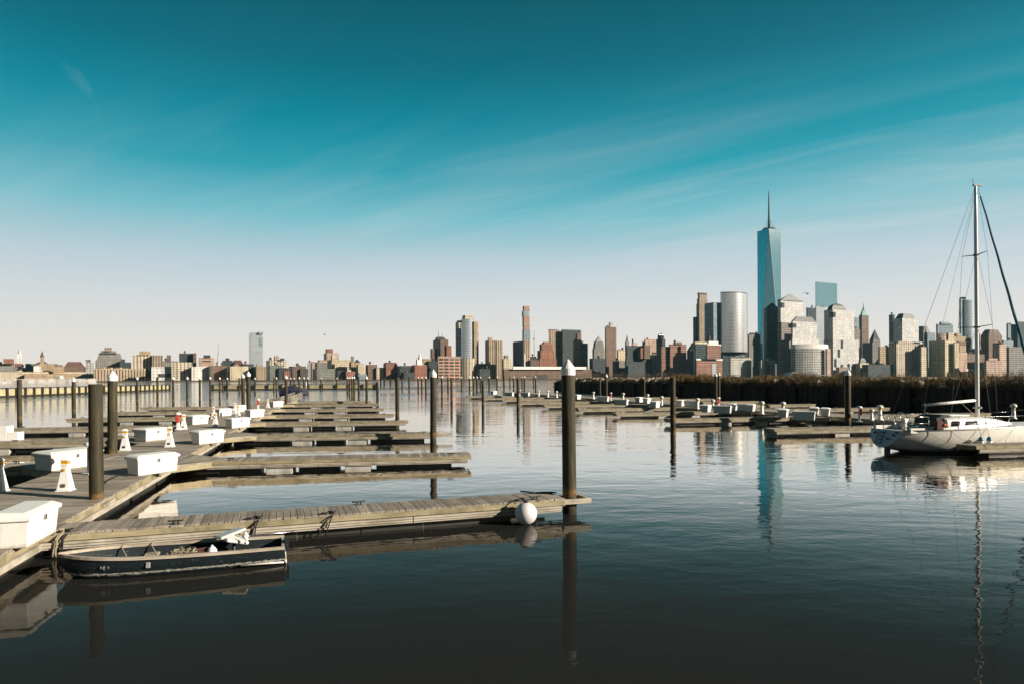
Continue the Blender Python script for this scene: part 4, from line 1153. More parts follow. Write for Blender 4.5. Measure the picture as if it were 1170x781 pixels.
def solid(name, secs, mat, parent, org, closed_top=True, smooth=False):
    """secs: [(polygon, z)], UV in metres: along the wall / up; level faces get v = -100"""
    bm = bmesh.new(); uvl = bm.loops.layers.uv.new('UVMap')
    rings = []
    for poly, z in secs:
        rings.append([bm.verts.new((x - org[0], y - org[1], z)) for x, y in poly])
    n = len(rings[0])
    peri = [0.0]
    p = secs[0][0]
    for i in range(n): peri.append(peri[-1] + math.hypot(p[(i + 1) % n][0] - p[i][0], p[(i + 1) % n][1] - p[i][1]))
    for k in range(len(rings) - 1):
        for i in range(n):
            j = (i + 1) % n
            try: f = bm.faces.new([rings[k][i], rings[k][j], rings[k + 1][j], rings[k + 1][i]])
            except ValueError: continue
            f.smooth = smooth
            for lp, (u, v) in zip(f.loops, ((peri[i], secs[k][1]), (peri[i + 1], secs[k][1]), (peri[i + 1], secs[k + 1][1]), (peri[i], secs[k + 1][1]))): lp[uvl].uv = (u, v)
    for r_, rev in ((rings[0], True), (rings[-1], False)):
        try:
            f = bm.faces.new(r_[::-1] if rev else r_)
            for lp in f.loops: lp[uvl].uv = (0, -100)
        except ValueError: pass
    bmesh.ops.recalc_face_normals(bm, faces=bm.faces[:])
    me = bpy.data.meshes.new(name); bm.to_mesh(me); bm.free(); me.materials.append(mat)
    o = link(bpy.data.objects.new(name, me)); o.parent = parent; return o

def foot(px0, pxs, px1, Z, th):
    """footprint polygon (counter-clockwise from near corner): near corner on bearing pxs at depth Z"""
    d0, ds, d1 = ray(px0), ray(pxs), ray(px1)
    P = (ds * Z, Z); c, s = math.cos(th), math.sin(th)
    t = (d1 * Z - P[0]) / (c - d1 * s)
    if pxs - px0 > .3:
        q = s + d0 * c
        w = (P[0] - d0 * Z) / q if q > .08 else t
    else: w = min(max(t, 12), 45)
    w = max(4.0, min(w, 140.0)); t = max(2.0, t)
    a = (P[0] + c * t, P[1] + s * t); b = (a[0] - s * w, a[1] + c * w); d = (P[0] - s * w, P[1] + c * w)
    return [P, a, b, d]

def shrink(poly, k, off=(0, 0)):
    cx = sum(p[0] for p in poly) / len(poly); cy = sum(p[1] for p in poly) / len(poly)
    return [(cx + (x - cx) * k + off[0], cy + (y - cy) * k + off[1]) for x, y in poly]

GB = 'buildings along the far waterfront'
nb = [0]
brng = random.Random(21)
def B(name, label, Z, blocks, th=None, cat='building', tanks=0):
    if not tanks and len(blocks) <= 2 and cat == 'building' and blocks[0][1] == 'box': tanks = 1
    x0 = min(b[3] for b in blocks); x1 = max(b[5] for b in blocks)
    phi = math.atan(ray((x0 + x1) / 2))
    if th is None: th = max(R(27), -phi)
    nb[0] += 1
    org = (ray((x0 + x1) / 2) * Z, Z)
    root = empty(name, (org[0], org[1], 0)); tag(root, label, cat, GB)
    for i, (part, shape, mat, a, s, b, yt, yb) in enumerate(blocks):
        if s is None:
            psi = phi + th
            s = a + (.2 * (b - a) if psi > R(4) else 0)
        Zi = Z + i * 1.7
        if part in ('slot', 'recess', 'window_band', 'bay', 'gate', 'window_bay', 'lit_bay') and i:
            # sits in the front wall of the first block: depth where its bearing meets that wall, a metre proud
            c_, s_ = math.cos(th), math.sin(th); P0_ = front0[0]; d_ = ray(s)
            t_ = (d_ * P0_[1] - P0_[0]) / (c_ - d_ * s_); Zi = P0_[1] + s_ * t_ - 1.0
        pm = (a + b) / 2
        zt = zat(pm, yt, Zi); z0 = 0.0 if yb is None else zat(pm, yb, Zi) - .6
        m_ = fm[mat]
        fp_ = foot(a, s, b, Zi, th)
        if i == 0: front0 = fp_
        if shape == 'box': solid(part, [(fp_, z0), (fp_, zt)], m_, root, org)
        elif shape == 'pyr': solid(part, [(fp_, z0), (shrink(fp_, .03), zt)], m_, root, org)
        elif shape == 'mans': solid(part, [(fp_, z0), (shrink(fp_, .62), zt)], m_, root, org)
        elif shape == 'taper': solid(part, [(fp_, z0), (shrink(fp_, .82), zt)], m_, root, org)
        elif shape == 'dome':
            sec = []
            for k in range(8):
                f = k / 7; sec.append((shrink(fp_, math.sqrt(max(.0009, 1 - f * f))), z0 + (zt - z0) * f))
            solid(part, sec, m_, root, org, smooth=False)
        elif shape == 'gable':
            p = fp_; mid0 = ((p[0][0] + p[1][0]) / 2, (p[0][1] + p[1][1]) / 2); mid1 = ((p[2][0] + p[3][0]) / 2, (p[2][1] + p[3][1]) / 2)
            solid(part, [(p, z0), ([mid0, mid0, mid1, mid1], zt)], m_, root, org)
        elif shape == 'slant':
            o_ = solid(part, [(fp_, z0), (fp_, zt)], m_, root, org)
            # top falls away to one side
            zs = [v.co.z for v in o_.data.vertices]; zm = max(zs)
            drop = (zt - z0) * .12 if zt - z0 > 60 else (zt - z0) * .35
            for v in o_.data.vertices:
                if v.co.z > zm - .01 and ((Vector((v.co.x + org[0] - fp_[1][0], v.co.y + org[1] - fp_[1][1])).length < 1) or (Vector((v.co.x + org[0] - fp_[2][0], v.co.y + org[1] - fp_[2][1])).length < 1)): v.co.z -= drop
        elif shape == 'arc':
            P, A_ = fp_[0], fp_[1]; n = 16; arc = []
            dx, dy = A_[0] - P[0], A_[1] - P[1]; L = math.hypot(dx, dy); nx, ny = dy / L, -dx / L
            for k in range(n + 1):
                f = k / n; bul = .20 * L * (1 - (2 * f - 1) ** 2)
                arc.append((P[0] + dx * f + nx * bul, P[1] + dy * f + ny * bul))
            poly = arc + [fp_[2], fp_[3]]
            solid(part, [(poly, z0), (poly, zt)], m_, root, org)
        elif shape in ('round', 'spire', 'mast'):
            r_ = (b - a) / F * Zi / 2; cx = ray(pm) * (Zi + r_); n = 14
            poly = [(cx + r_ * math.cos(2 * PI * k / n), Zi + r_ + r_ * math.sin(2 * PI * k / n)) for k in range(n)]
            top = poly if shape == 'round' else shrink(poly, .06 if shape == 'spire' else .5)
            solid(part, [(poly, z0), (top, zt)], m_, root, org)
        if i == 0 and shape == 'box' and tanks:
            for k in range(tanks):
                f = brng.uniform(.15, .8); w = (fp_[1][0] - fp_[0][0]) * brng.uniform(.10, .22)
                px_, py_ = fp_[0][0] + (fp_[1][0] - fp_[0][0]) * f, fp_[0][1] + (fp_[1][1] - fp_[0][1]) * f
                px_ += (fp_[3][0] - fp_[0][0]) * .4; py_ += (fp_[3][1] - fp_[0][1]) * .4
                w = max(3.0, min(w, 9)); h_ = brng.uniform(2.5, 5.5)
                if brng.random() < .4:
                    n = 10; r_ = 2.2; poly = [(px_ + r_ * math.cos(2 * PI * q / n), py_ + r_ * math.sin(2 * PI * q / n)) for q in range(n)]
                    solid('water_tank', [(shrink(poly, .4), zt - .1), (shrink(poly, .4), zt + 2), (poly, zt + 2), (poly, zt + 5.5), (shrink(poly, .1), zt + 7)], M['rooftank'], root, org)
                else:
                    poly = [(px_ - w / 2, py_ - w / 2), (px_ + w / 2, py_ - w / 2), (px_ + w / 2, py_ + w / 2), (px_ - w / 2, py_ + w / 2)]
                    solid('penthouse', [(poly, zt - .1), (poly, zt + h_)], m_, root, org)
    return root

N = None
# --- left: low waterfront
B('brick_building', 'red brick block with grey lower floors at the far left of the skyline', 1500, [('body', 'box', 'grey', -6, N, 17, 415, N), ('upper_storeys', 'box', 'brick', 4, N, 16, 409.5, 415)])
B('clock_tower', 'thin white spired clock tower on a red brick base, far left', 1450, [('base', 'box', 'brick', 17, N, 26, 414.5, N), ('shaft', 'box', 'white', 20, N, 24.6, 404, 414.5), ('spire', 'spire', 'white', 20.6, N, 24.4, 397.5, 404)])
B('low_building', 'low grey sheds right of the white spired clock tower', 1420, [('body', 'box', 'grey', 15, N, 38, 419.5, N), ('wing', 'box', 'greygreen', 29, N, 41, 415, N)], tanks=2)
B('church', 'tan church like building with a thin brown spire, far left', 1400, [('body', 'box', 'tan', 44, N, 63, 415, N), ('roof', 'gable', '_roofdark', 40, N, 57, 411, 416), ('tower', 'box', 'tan', 46, N, 50.5, 408, 415), ('spire', 'spire', '_roofbrown', 46, N, 50.6, 400.5, 408)])
B('white_building', 'small white building in front of the thin brown spire', 1380, [('body', 'box', 'white', 38.5, N, 47, 417.5, N)])
B('tan_building', 'small tan building with a dark flat roof, right of the spired building', 1380, [('body', 'box', 'tan', 61, N, 73, 418, N), ('roof', 'box', '_roofdark', 62, N, 72, 416.6, 418)])
B('hall', 'wide hall with an arched brown roof, left of the grey stepped building', 1400, [('body', 'box', 'brown', 71, N, 98, 418.5, N), ('roof', 'mans', '_roofbrown', 73, N, 97, 412.8, 418.5)])
B('small_tower', 'small pale tower between the arched hall and the grey stepped building', 1420, [('body', 'box', 'pale', 98, N, 107, 414, N), ('top', 'box', 'grey', 98, N, 101, 410.5, 414)])
B('terminal', 'long low tan terminal building behind the white quay at the left edge', 1330, [('body', 'box', 'cream', -12, N, 112, 424, N), ('arcade', 'box', 'tan', 28, N, 110, 426.5, N)], tanks=4)
B('quay', 'long bright white quay wall low on the water at the left edge', 900, [('wall', 'box', 'quaywhite', -14, N, 110, 432.2, N)])
B('stepped_building', 'broad grey building with sloping stepped sides, left part of the skyline', 1500, [('body', 'box', 'grey', 109, N, 141, 411, N), ('slope', 'taper', 'grey', 110.5, N, 140, 403, 411), ('setback', 'taper', 'grey', 114, N, 134, 400.5, 403), ('penthouse', 'box', 'granitedark', 119.5, N, 128, 396.5, 400.5)])
B('dark_building', 'low dark block between the grey stepped building and the cream striped block', 1470, [('body', 'box', 'slate', 137, N, 150, 413.5, N), ('top', 'box', 'slate', 138, N, 143, 410, 413.5)])
B('apartment_block', 'cream apartment block with vertical stripes, right of the grey stepped building', 1480, [('body', 'box', 'creamstrip', 151, N, 174, 405, N), ('wing', 'box', 'tanstrip', 174, N, 186, 405.5, N), ('penthouse', 'box', 'tan', 159, N, 172, 401, 405)], tanks=2)
B('arcade_building', 'low tan building with rows of dark arched windows, below the grey stepped building', 1340, [('body', 'box', 'tanstrip', 107, N, 167, 421.5, N), ('cornice', 'box', 'cream', 107, N, 167, 420.5, 421.8)], tanks=3)
B('dark_shed', 'small dark shed between the arcaded building and the pale warehouse', 1330, [('body', 'box', 'slate', 166, N, 173.5, 423, N)])
B('warehouse', 'wide pale warehouse with a yellow tan centre block of tall windows', 1320, [('wing', 'box', 'white', 173, N, 197, 418.5, N), ('window_band', 'box', '_roofslate', 181, N, 197, 426.5, 430), ('wing', 'box', 'white', 219, N, 240, 418.5, N), ('centre_block', 'box', 'creamstrip', 196, N, 220, 413.3, N), ('end_wall', 'box', '_roofslate', 238.5, N, 241, 418, N)])
B('office_building', 'dark grey flat topped office block behind the pale warehouse', 1600, [('body', 'box', 'slate', 205, N, 222, 403.3, N), ('stair_tower', 'box', 'brown', 221, N, 224.5, 403, N)])
B('brick_building', 'small brick tower left of the dark grey office block', 1580, [('body', 'box', 'grey', 186, N, 203, 412, N), ('tower', 'box', 'brown', 190.5, N, 195.5, 405.3, 412)])
B('tan_building', 'tan block with a dark glazed top, right of the dark grey office block', 1560, [('body', 'box', 'pink', 228, N, 245, 408, N), ('top', 'box', 'slate', 233, N, 240.5, 405.3, 408), ('window_band', 'box', 'slate', 232, N, 241, 411.4, 412.6)])
B('tower_crane', 'thin leaning crane mast rising from low roofs, left of the pale glass tower', 1500, [('base', 'box', 'grey', 247, N, 249.4, 413, N), ('mast', 'mast', '_steel', 248.2, N, 249.2, 404, 413), ('jib', 'mast', '_steel', 249.2, N, 250.0, 392.5, 405)], cat='crane')
B('dark_building', 'low dark block with a red roof, left of the pale glass tower', 1500, [('body', 'box', 'slate', 252, N, 266, 411.5, N), ('roof', 'mans', '_roofbrown', 265, N, 278, 411, 415), ('wing', 'box', 'tan', 265, N, 280, 415, N)], tanks=2)
B('brick_building', 'low brown brick block right of the pale warehouse', 1360, [('body', 'box', 'brown', 241, N, 259, 417.3, N)], tanks=1)
B('cream_building', 'low wide cream block with a white ground floor, left of the pale glass tower base', 1350, [('body', 'box', 'cream', 258, N, 284, 418, N), ('ground_floor', 'box', '_roofwhite', 260, N, 275, 427.5, N)], tanks=2)
B('dark_building', 'dark narrow block directly in front of the pale glass tower', 1380, [('body', 'box', 'slate', 275, N, 290, 415.5, N)])
B('orange_building', 'low orange tan block in front of the pale glass tower', 1350, [('body', 'box', 'tan', 289.5, 293, 304, 418.3, N)], tanks=1)
B('glass_tower', 'pale grey glass tower standing alone over the low left skyline', 2100, [('body', 'box', 'paleglass', 284.5, N, 300.5, 379.5, N), ('crown', 'box', 'paleglass', 295, N, 301, 379, 381), ('recess', 'box', 'bluehaze', 295.6, N, 300.3, 395, 385)])
B('cream_building', 'cream block with small roof houses, right of the pale glass tower', 1550, [('body', 'box', 'creamstrip', 304, N, 327, 410.8, N), ('penthouse', 'box', 'slate', 307.5, N, 310.5, 408, 410.8), ('penthouse', 'box', 'tan', 313, N, 319, 406.3, 410.8), ('penthouse', 'box', 'slate', 320, N, 325, 409, 410.8)])
B('green_building', 'dark grey green blocks below the cream block with roof houses', 1400, [('body', 'box', 'greygreen', 305, N, 323, 417, N), ('wing', 'box', 'slate', 315, N, 333, 420, N)], tanks=2)
B('brick_building', 'tiny deep red brick house among the dark low blocks', 1350, [('body', 'box', 'brick', 323, N, 331, 423.5, N)])
B('brown_building', 'row of dark brown loft buildings left of the cream terraced block', 1420, [('body', 'box', 'brown', 330, N, 350, 418, N), ('wing', 'box', 'darkbrown', 341, N, 352, 421, N)], tanks=3)
B('slim_tower', 'pair of slim pale blue and pink blocks left of the cream terraced block', 1600, [('body', 'box', 'paleglass', 351, N, 356, 414.5, N), ('wing', 'box', 'pink', 355.5, N, 360, 412.8, N)])
B('terraced_building', 'grey green stepped loft building in front of the cream terraced block', 1430, [('body', 'box', 'greygreen', 357, N, 383, 421, N), ('setback', 'box', 'grey', 360, N, 374, 413.5, 421), ('setback', 'box', 'pink', 363, N, 374, 411, 413.5)], tanks=2)
B('brick_tower', 'brick tower with a square top above the cream terraced block', 1600, [('body', 'box', 'pink', 370, N, 387, 403, N), ('top', 'box', 'brick', 372, N, 380.5, 398.3, 403)])
B('terraced_building', 'large cream terraced block, left of the low brick warehouses', 1500, [('body', 'box', 'cream', 373, N, 403, 415, N), ('setback', 'box', 'cream', 374, N, 401, 410.5, 415), ('setback', 'box', 'cream', 378, N, 386, 405, 410.5)], tanks=3)
B('small_tower', 'small turreted tan tower right of the cream terraced block', 1480, [('body', 'box', 'tan', 399, N, 412, 413, N), ('turret', 'box', 'grey', 401, N, 404.5, 406.5, 413), ('roof', 'gable', '_roofdark', 404, N, 412, 410.5, 413.5)])
B('tan_building', 'plain tan block right of the small turreted tower', 1460, [('body', 'box', 'cream', 407, N, 419, 416.5, N)])
B('market_building', 'low red and white market buildings at the water below the cream terraced block', 1350, [('body', 'box', 'brick', 393, N, 406, 424, N), ('front', 'box', 'white', 396, N, 401, 422, N), ('wing', 'box', 'slate', 384, N, 393, 423, N)])
B('low_building', 'low blue grey shed at the water left of the brown brick warehouse', 1350, [('body', 'box', 'bluehaze', 407, N, 419, 427, N)])
B('brick_building', 'brown brick warehouse with a pale front, left of a flat roofed brick block', 1400, [('body', 'box', 'brown', 418, N, 431, 416.3, N), ('front', 'box', 'cream', 428, N, 439, 419.5, N)], tanks=1)
B('brick_building', 'flat roofed brick block with small windows, second left of the curved tower', 1400, [('body', 'box', 'brick', 438, N, 454.5, 415, N), ('roof', 'box', 'darkbrown', 439, N, 453, 413.8, 415)])
B('dark_building', 'low dark green block between two brick blocks', 1450, [('body', 'box', 'slate', 454, N, 471, 417.5, N)], tanks=1)
B('brick_building', 'stepped red brick building with white conical roof vents', 1380, [('body', 'box', 'brick', 470.5, N, 488, 416.5, N), ('wing', 'box', 'brick', 461.5, N, 472, 424.5, N), ('base', 'box', 'tan', 471, N, 487, 429, N), ('vent', 'taper', '_roofwhite', 475, N, 483, 410, 416.5), ('vent', 'spire', '_roofwhite', 477, N, 482.5, 403, 410)])
B('tan_building', 'tan and dark block behind the stepped red brick building', 1450, [('body', 'box', 'slate', 487, N, 501, 412, N), ('upper', 'box', 'tan', 481, N, 494, 409.5, N)], tanks=1)
B('brick_tower', 'brick office tower with setbacks and two thin antennas, left of the curved tower', 1650, [('body', 'box', 'brown', 495, 503.5, 512.5, 387.5, N), ('wing', 'box', 'brown', 491.8, N, 500, 398, N), ('wing', 'box', 'brick', 509, N, 516, 394.5, N), ('crown', 'mans', 'darkbrown', 496.5, N, 510, 384.5, 387.5), ('antenna', 'mast', '_steel', 500.7, N, 501.5, 377.5, 385), ('antenna', 'mast', '_steel', 504.9, N, 505.6, 380.5, 386)])
B('framed_building', 'low salmon framed building with a big window grid, at the foot of the curved tower', 1400, [('body', 'box', 'gridwin', 499.5, 501, 526.5, 408.5, N), ('parapet', 'box', 'pink', 499.3, 500.8, 526.8, 406.8, 409.2), ('base', 'box', 'pale', 503, 504, 522, 429.5, N)])
B('curved_tower', 'tall apartment tower with a curved glass front over a stone base', 1500, [('base', 'arc', 'creamstrip', 527, 528, 546, 409, N), ('base_wing', 'box', 'slate', 520.8, 528.6, 533, 409, N), ('glass_front', 'arc', 'paleglass', 527.3, 528.5, 543.2, 364, 409), ('side_slab', 'box', 'slate', 520.8, 528.6, 533, 367, 409), ('end_slab', 'box', 'tan', 541.5, 542, 547, 367.2, N), ('crown', 'box', 'cream', 528.5, 532, 541.5, 360, 364), ('crown', 'box', 'slate', 522, 525, 528, 366, 368), ('lit_bay', 'box', 'cream', 524.4, 524.6, 526.4, 375, 368)])
B('dark_building', 'low dark blocks right of the curved glass tower', 1500, [('body', 'box', 'slate', 547, N, 556, 415, N), ('wing', 'box', 'slate', 546, N, 551, 419, N)])
B('slab_tower', 'tan ribbed slab tower right of the curved glass tower', 1500, [('body', 'box', 'tanstrip', 554.5, 559, 574.3, 388.6, N), ('penthouse', 'box', 'tan', 557.5, N, 562.8, 385.2, 388.6), ('recess', 'box', 'slate', 566.6, 566.8, 568, 390, N)])
B('cream_building', 'pale cream block between two slab towers', 1480, [('body', 'box', 'cream', 573.5, N, 584.5, 409.5, N), ('penthouse', 'box', 'grey', 576, N, 581, 405.5, 409.5)])
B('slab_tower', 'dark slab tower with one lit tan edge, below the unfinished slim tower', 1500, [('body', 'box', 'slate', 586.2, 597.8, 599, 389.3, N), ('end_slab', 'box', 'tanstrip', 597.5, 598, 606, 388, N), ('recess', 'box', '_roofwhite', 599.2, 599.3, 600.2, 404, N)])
B('unfinished_tower', 'very slim tall tower under construction in bands of rust and blue', 2100, [('body', 'box', 'bluehaze', 597, N, 606, 376.5, N), ('open_floors', 'box', '_concrete', 597.6, N, 605.6, 371.8, 376.5), ('glazed_band', 'box', 'bluehaze', 597, N, 606, 370.4, 371.9), ('open_floors', 'box', '_concrete', 597.2, N, 605.4, 361, 370.5), ('glazed_band', 'box', 'bluehaze', 596.6, N, 605, 355.3, 361), ('top_floors', 'box', '_concrete', 597.8, N, 605.4, 349.5, 355.3), ('deck', 'box', '_roofwhite', 597.2, N, 605.8, 351.2, 352.4)])
B('tower_crane', 'hairline construction crane right of the slim unfinished tower', 1700, [('mast', 'mast', '_steel', 610.1, N, 610.9, 377, N), ('counterweight', 'box', '_steel', 609.7, N, 611.3, 386, 388)], cat='crane')
B('setback_tower', 'red brown setback tower with an arched top storey', 1550, [('body', 'box', 'brick', 612, N, 636, 409, N), ('setback', 'box', 'brick', 614, N, 633.5, 400, 409), ('setback', 'box', 'brick', 616.5, 619, 632, 393, 400), ('crown', 'mans', 'brick', 618, N, 631, 390.3, 393)])
B('dark_building', 'low dark roofs left of the red brown setback tower', 1600, [('body', 'box', 'slate', 605.5, N, 613, 407, N), ('wing', 'box', 'slate', 614, N, 619, 402, N)])
B('office_building', 'broad flat topped dark tower with a brown ribbed left half', 1650, [('body', 'box', 'tanstrip', 627.5, 628.2, 642.5, 377, N), ('wing', 'box', 'slate', 642.5, 643, 664, 376.3, N), ('parapet', 'box', 'slate', 627.4, 628, 638, 376.2, 379)])
B('tan_tower', 'tan tower with jagged right side in front of the broad dark tower', 1580, [('body', 'box', 'tan', 654.5, 656, 667, 389, N), ('wing', 'box', 'grey', 664, 667, 672, 392, N), ('upper', 'box', 'brown', 658, 660, 664.5, 381, 389)], tanks=1)
B('terminal', 'long low brick pier terminal with a white roof behind the nearest tall piling', 1330, [('body', 'box', 'brown', 574.5, 576, 676, 421, N), ('roof', 'box', '_roofwhite', 585.5, 586, 670, 418.2, 421), ('gate', 'box', '_roofdark', 613, 613.1, 626, 428, N)])
B('gabled_tower', 'grey tan tower with a steep rounded gable top', 1700, [('body', 'box', 'grey', 677, 679, 691, 398, N), ('crown', 'taper', 'grey', 677.5, N, 690.5, 390, 398), ('crown', 'pyr', 'grey', 679.5, N, 688.5, 383.3, 390)])
B('dark_building', 'wide dark low block left of the tall brick slab', 1480, [('body', 'box', 'slate', 673.5, N, 693, 409, N), ('wing', 'box', 'slate', 676, N, 693, 417.5, N)], tanks=2)
B('brick_tower', 'tall plain brick slab tower with a small pale roof house', 1550, [('body', 'box', 'brown', 691.8, 692.5, 704.5, 373.2, N), ('penthouse', 'box', 'pale', 696.2, N, 700.2, 368.2, 373.2)])
B('pale_tower', 'pale narrow weathered block right of the tall brick slab', 1600, [('body', 'box', 'cream', 705, 706.5, 714.5, 399.5, N), ('penthouse', 'box', 'slate', 706, N, 713, 398.6, 399.5)])
B('spired_tower', 'thin grey church like spire between the pale block and the big dark block', 1650, [('body', 'box', 'grey', 714.5, N, 719, 390, N), ('spire', 'spire', 'grey', 715, N, 718.4, 382, 390)])
B('dark_building', 'big dark block with a lit brick strip and roof tank, centre right of the skyline', 1480, [('body', 'box', 'slate', 714.5, 715.5, 745.5, 409, N), ('upper', 'box', 'slate', 715.5, 716.5, 733, 394.5, 409), ('brick_wing', 'box', 'brick', 732, 732.2, 736.2, 397, 409), ('brown_wing', 'box', 'brown', 736, 736.3, 743, 394.5, 409), ('roof_house', 'box', 'pink', 722, N, 728, 391.5, 394.5), ('water_tank', 'round', '_rooftank', 722.2, N, 724, 387, 391.5)])
B('tan_tower', 'plain tan tower behind the big dark block', 1750, [('body', 'box', 'pink', 736.5, 737.5, 750, 387.3, N), ('wing', 'box', 'slate', 734, 737, 738, 390, N)])
B('round_topped_tower', 'dark green tower with a rounded top', 1600, [('body', 'box', 'slate', 750, 757, 760.5, 387, N), ('crown', 'round', 'slate', 751.5, N, 759, 383.5, 387), ('crown', 'dome', 'slate', 752, N, 758.5, 380.3, 383.5)])
B('brick_building', 'twin red brick apartment blocks with pale bands and roof tanks', 1420, [('body', 'box', 'brickgrid', 755, 756, 769, 395.5, N), ('wing', 'box', 'brickgrid', 765, 766, 784.5, 393, N), ('penthouse', 'box', 'brown', 769.5, N, 779.5, 390.6, 393), ('water_tank', 'round', '_rooftank', 770, N, 772.4, 388.4, 390.8)])
B('dark_building', 'dark block with a slanted roof left of the cream and orange block', 1500, [('body', 'box', 'slate', 785, 793, 796, 400, N), ('roof', 'gable', 'slate', 785, N, 800, 391, 400)])
B('cream_building', 'dark block under a cream parapet, below the tall narrow tan tower', 1470, [('body', 'box', 'darkglass', 794, 795, 808.5, 393, N), ('parapet', 'box', 'cream', 793.6, 794.6, 808.8, 390.3, 393.4), ('corner', 'box', 'cream', 793.6, 793.8, 797, 392, 399)])
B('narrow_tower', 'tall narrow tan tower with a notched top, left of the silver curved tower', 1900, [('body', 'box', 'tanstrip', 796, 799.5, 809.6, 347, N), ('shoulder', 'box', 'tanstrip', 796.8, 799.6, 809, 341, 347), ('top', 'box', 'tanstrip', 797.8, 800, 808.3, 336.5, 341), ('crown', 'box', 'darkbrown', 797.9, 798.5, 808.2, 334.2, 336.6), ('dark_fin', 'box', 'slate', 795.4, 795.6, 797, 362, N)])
B('brick_building', 'orange brick block with white bands and a stepped upper tower, below the silver curved tower', 1400, [('body', 'box', 'brickgrid', 795, 796, 825.5, 411, N), ('cornice', 'box', '_roofwhite', 794.8, 795.8, 825.8, 409.3, 411.4), ('upper_tower', 'box', 'brickgrid', 807.2, 808, 824, 394, 409.5), ('cornice', 'box', '_roofwhite', 807, 808, 824.2, 393, 395), ('roof_house', 'box', '_roofwhite', 809, 810, 821, 389.5, 393), ('window_bay', 'box', 'paleglass', 813.6, 813.7, 818.5, 415, N), ('water_tank', 'round', '_rooftank', 808, N, 812, 383.5, 390)])
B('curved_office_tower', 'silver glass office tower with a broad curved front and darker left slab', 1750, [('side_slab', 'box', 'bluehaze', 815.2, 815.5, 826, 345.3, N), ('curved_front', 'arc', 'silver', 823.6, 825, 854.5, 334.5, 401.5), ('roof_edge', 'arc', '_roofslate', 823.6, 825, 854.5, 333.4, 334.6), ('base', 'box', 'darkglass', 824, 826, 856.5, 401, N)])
B('pale_building', 'low pale mottled block below the silver curved tower', 1450, [('body', 'box', 'pale', 834, 835, 858.5, 407.8, N)], tanks=2)
B('grey_tower', 'grey block between the silver curved tower and the tall spired tower', 1650, [('body', 'box', 'grey', 855, 856, 869, 381.5, N), ('penthouse', 'box', 'slate', 856, N, 867, 380, 381.5)])
# --- the tallest tower: square base, top square turned by 45 degrees, eight tall triangular faces
def tall_tower():
    Z = 1900; th = R(-2); half = 12.6 / F * Z
    cy = Z + half; cx = ray(879.5) * cy
    phi = math.atan(ray(880)); th = -phi
    root = empty('tall_tower', (cx, cy, 0)); tag(root, 'tallest tower, teal mirror glass with triangular faces and a thin spire', 'building', GB)
    zb, zt = zat(880, 419, cy), zat(880, 263.5, cy)
    base = [Vector((half * sx * math.cos(th) - half * sy * math.sin(th), half * sx * math.sin(th) + half * sy * math.cos(th))) for sx, sy in ((-1, -1), (1, -1), (1, 1), (-1, 1))]
    top = [Vector((half * 1.0 * math.cos(th + a), half * 1.0 * math.sin(th + a))) for a in (-PI / 2, 0, PI / 2, PI)]   # corner towards us
    def tri(name, pts, mat):
        bm = bmesh.new(); uvl = bm.loops.layers.uv.new('UVMap')
        f = bm.faces.new([bm.verts.new(p) for p in pts])
        for lp in f.loops: lp[uvl].uv = (lp.vert.co.x + lp.vert.co.y * .3, lp.vert.co.z)
        me = bpy.data.meshes.new(name); bm.to_mesh(me); bm.free(); me.materials.append(mat)
        o = link(bpy.data.objects.new(name, me)); o.parent = root
    def V(p, z): return Vector((p.x, p.y, z))
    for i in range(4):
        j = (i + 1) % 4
        tri('glass_face', [V(base[i], zb), V(base[j], zb), V(top[i], zt)], fm['tealpale'] if i == 0 else fm['teal'])  # lighter and darker teal per face stand for differing sky reflections
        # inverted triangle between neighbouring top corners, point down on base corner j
        tri('glass_face', [V(base[j], zb), V(top[(i + 1) % 4], zt), V(top[i], zt)], fm['tealmid'] if i == 0 else fm['teal'])  # lighter teal on this face stands for its sky reflection too
    def ringmesh(name, poly0, z0, poly1, z1, mat): solid(name, [([(p.x, p.y) for p in poly0], z0), ([(p.x, p.y) for p in poly1], z1)], mat, root, (0, 0))
    ringmesh('base', base, 0, base, zb, fm['bluehaze'])
    ringmesh('parapet', [p * .998 for p in top], zt - .5, [p * .998 for p in top], zat(880, 261.5, Z), M['alu'])
    q = MB()
    # slim bright edges where the faces meet
    for i in range(4):
        j = (i + 1) % 4
        q.tube([V(base[i], zb), V(top[i], zt)], .55, 5); q.tube([V(base[j], zb), V(top[i], zt)], .55, 5)
    q.build('edge_trim', M['alu'], root)
    q = MB(); r_ = half * .62; q.lathe([(r_, zt), (r_, zat(880, 259.5, Z)), (r_ * .9, zat(880, 259, Z)), (r_ * .9, zat(880, 258.5, Z))], n=20); q.build('antenna_ring', M['roofslate'], root)
    q = MB()
    for k in range(8): q.tube([(r_ * .9 * math.cos(k * PI / 4), r_ * .9 * math.sin(k * PI / 4), zt), (0, 0, zat(880, 246, Z))], .25, 4)
    q.build('guy_cable', M['roofslate'], root)
    q = MB()
    z0, z1 = zat(880, 262, cy), zat(880, 217.5, cy)
    q.lathe([(3.4, z0), (2.8, z0 + (z1 - z0) * .25), (2.2, z0 + (z1 - z0) * .55), (1.5, z0 + (z1 - z0) * .85), (.4, z1)], n=10)
    for k in range(9):
        z = z0 + (z1 - z0) * (.12 + k * .09); q.lathe([(3.6 - k * .2, z), (3.6 - k * .2, z + 1.4)], n=10)
    q.build('spire', M['roofslate'], root)
tall_tower()
B('dark_glass_shape', 'dark green slant topped block added to stand for the reflection on the tall spired tower', 1600, [('body', 'box', 'darkglass', 873, 876.5, 891, 352, N), ('crown', 'gable', 'darkglass', 874, 876, 891, 345.5, 352)])  # added block, stands in for the dark reflection in the tall tower's face
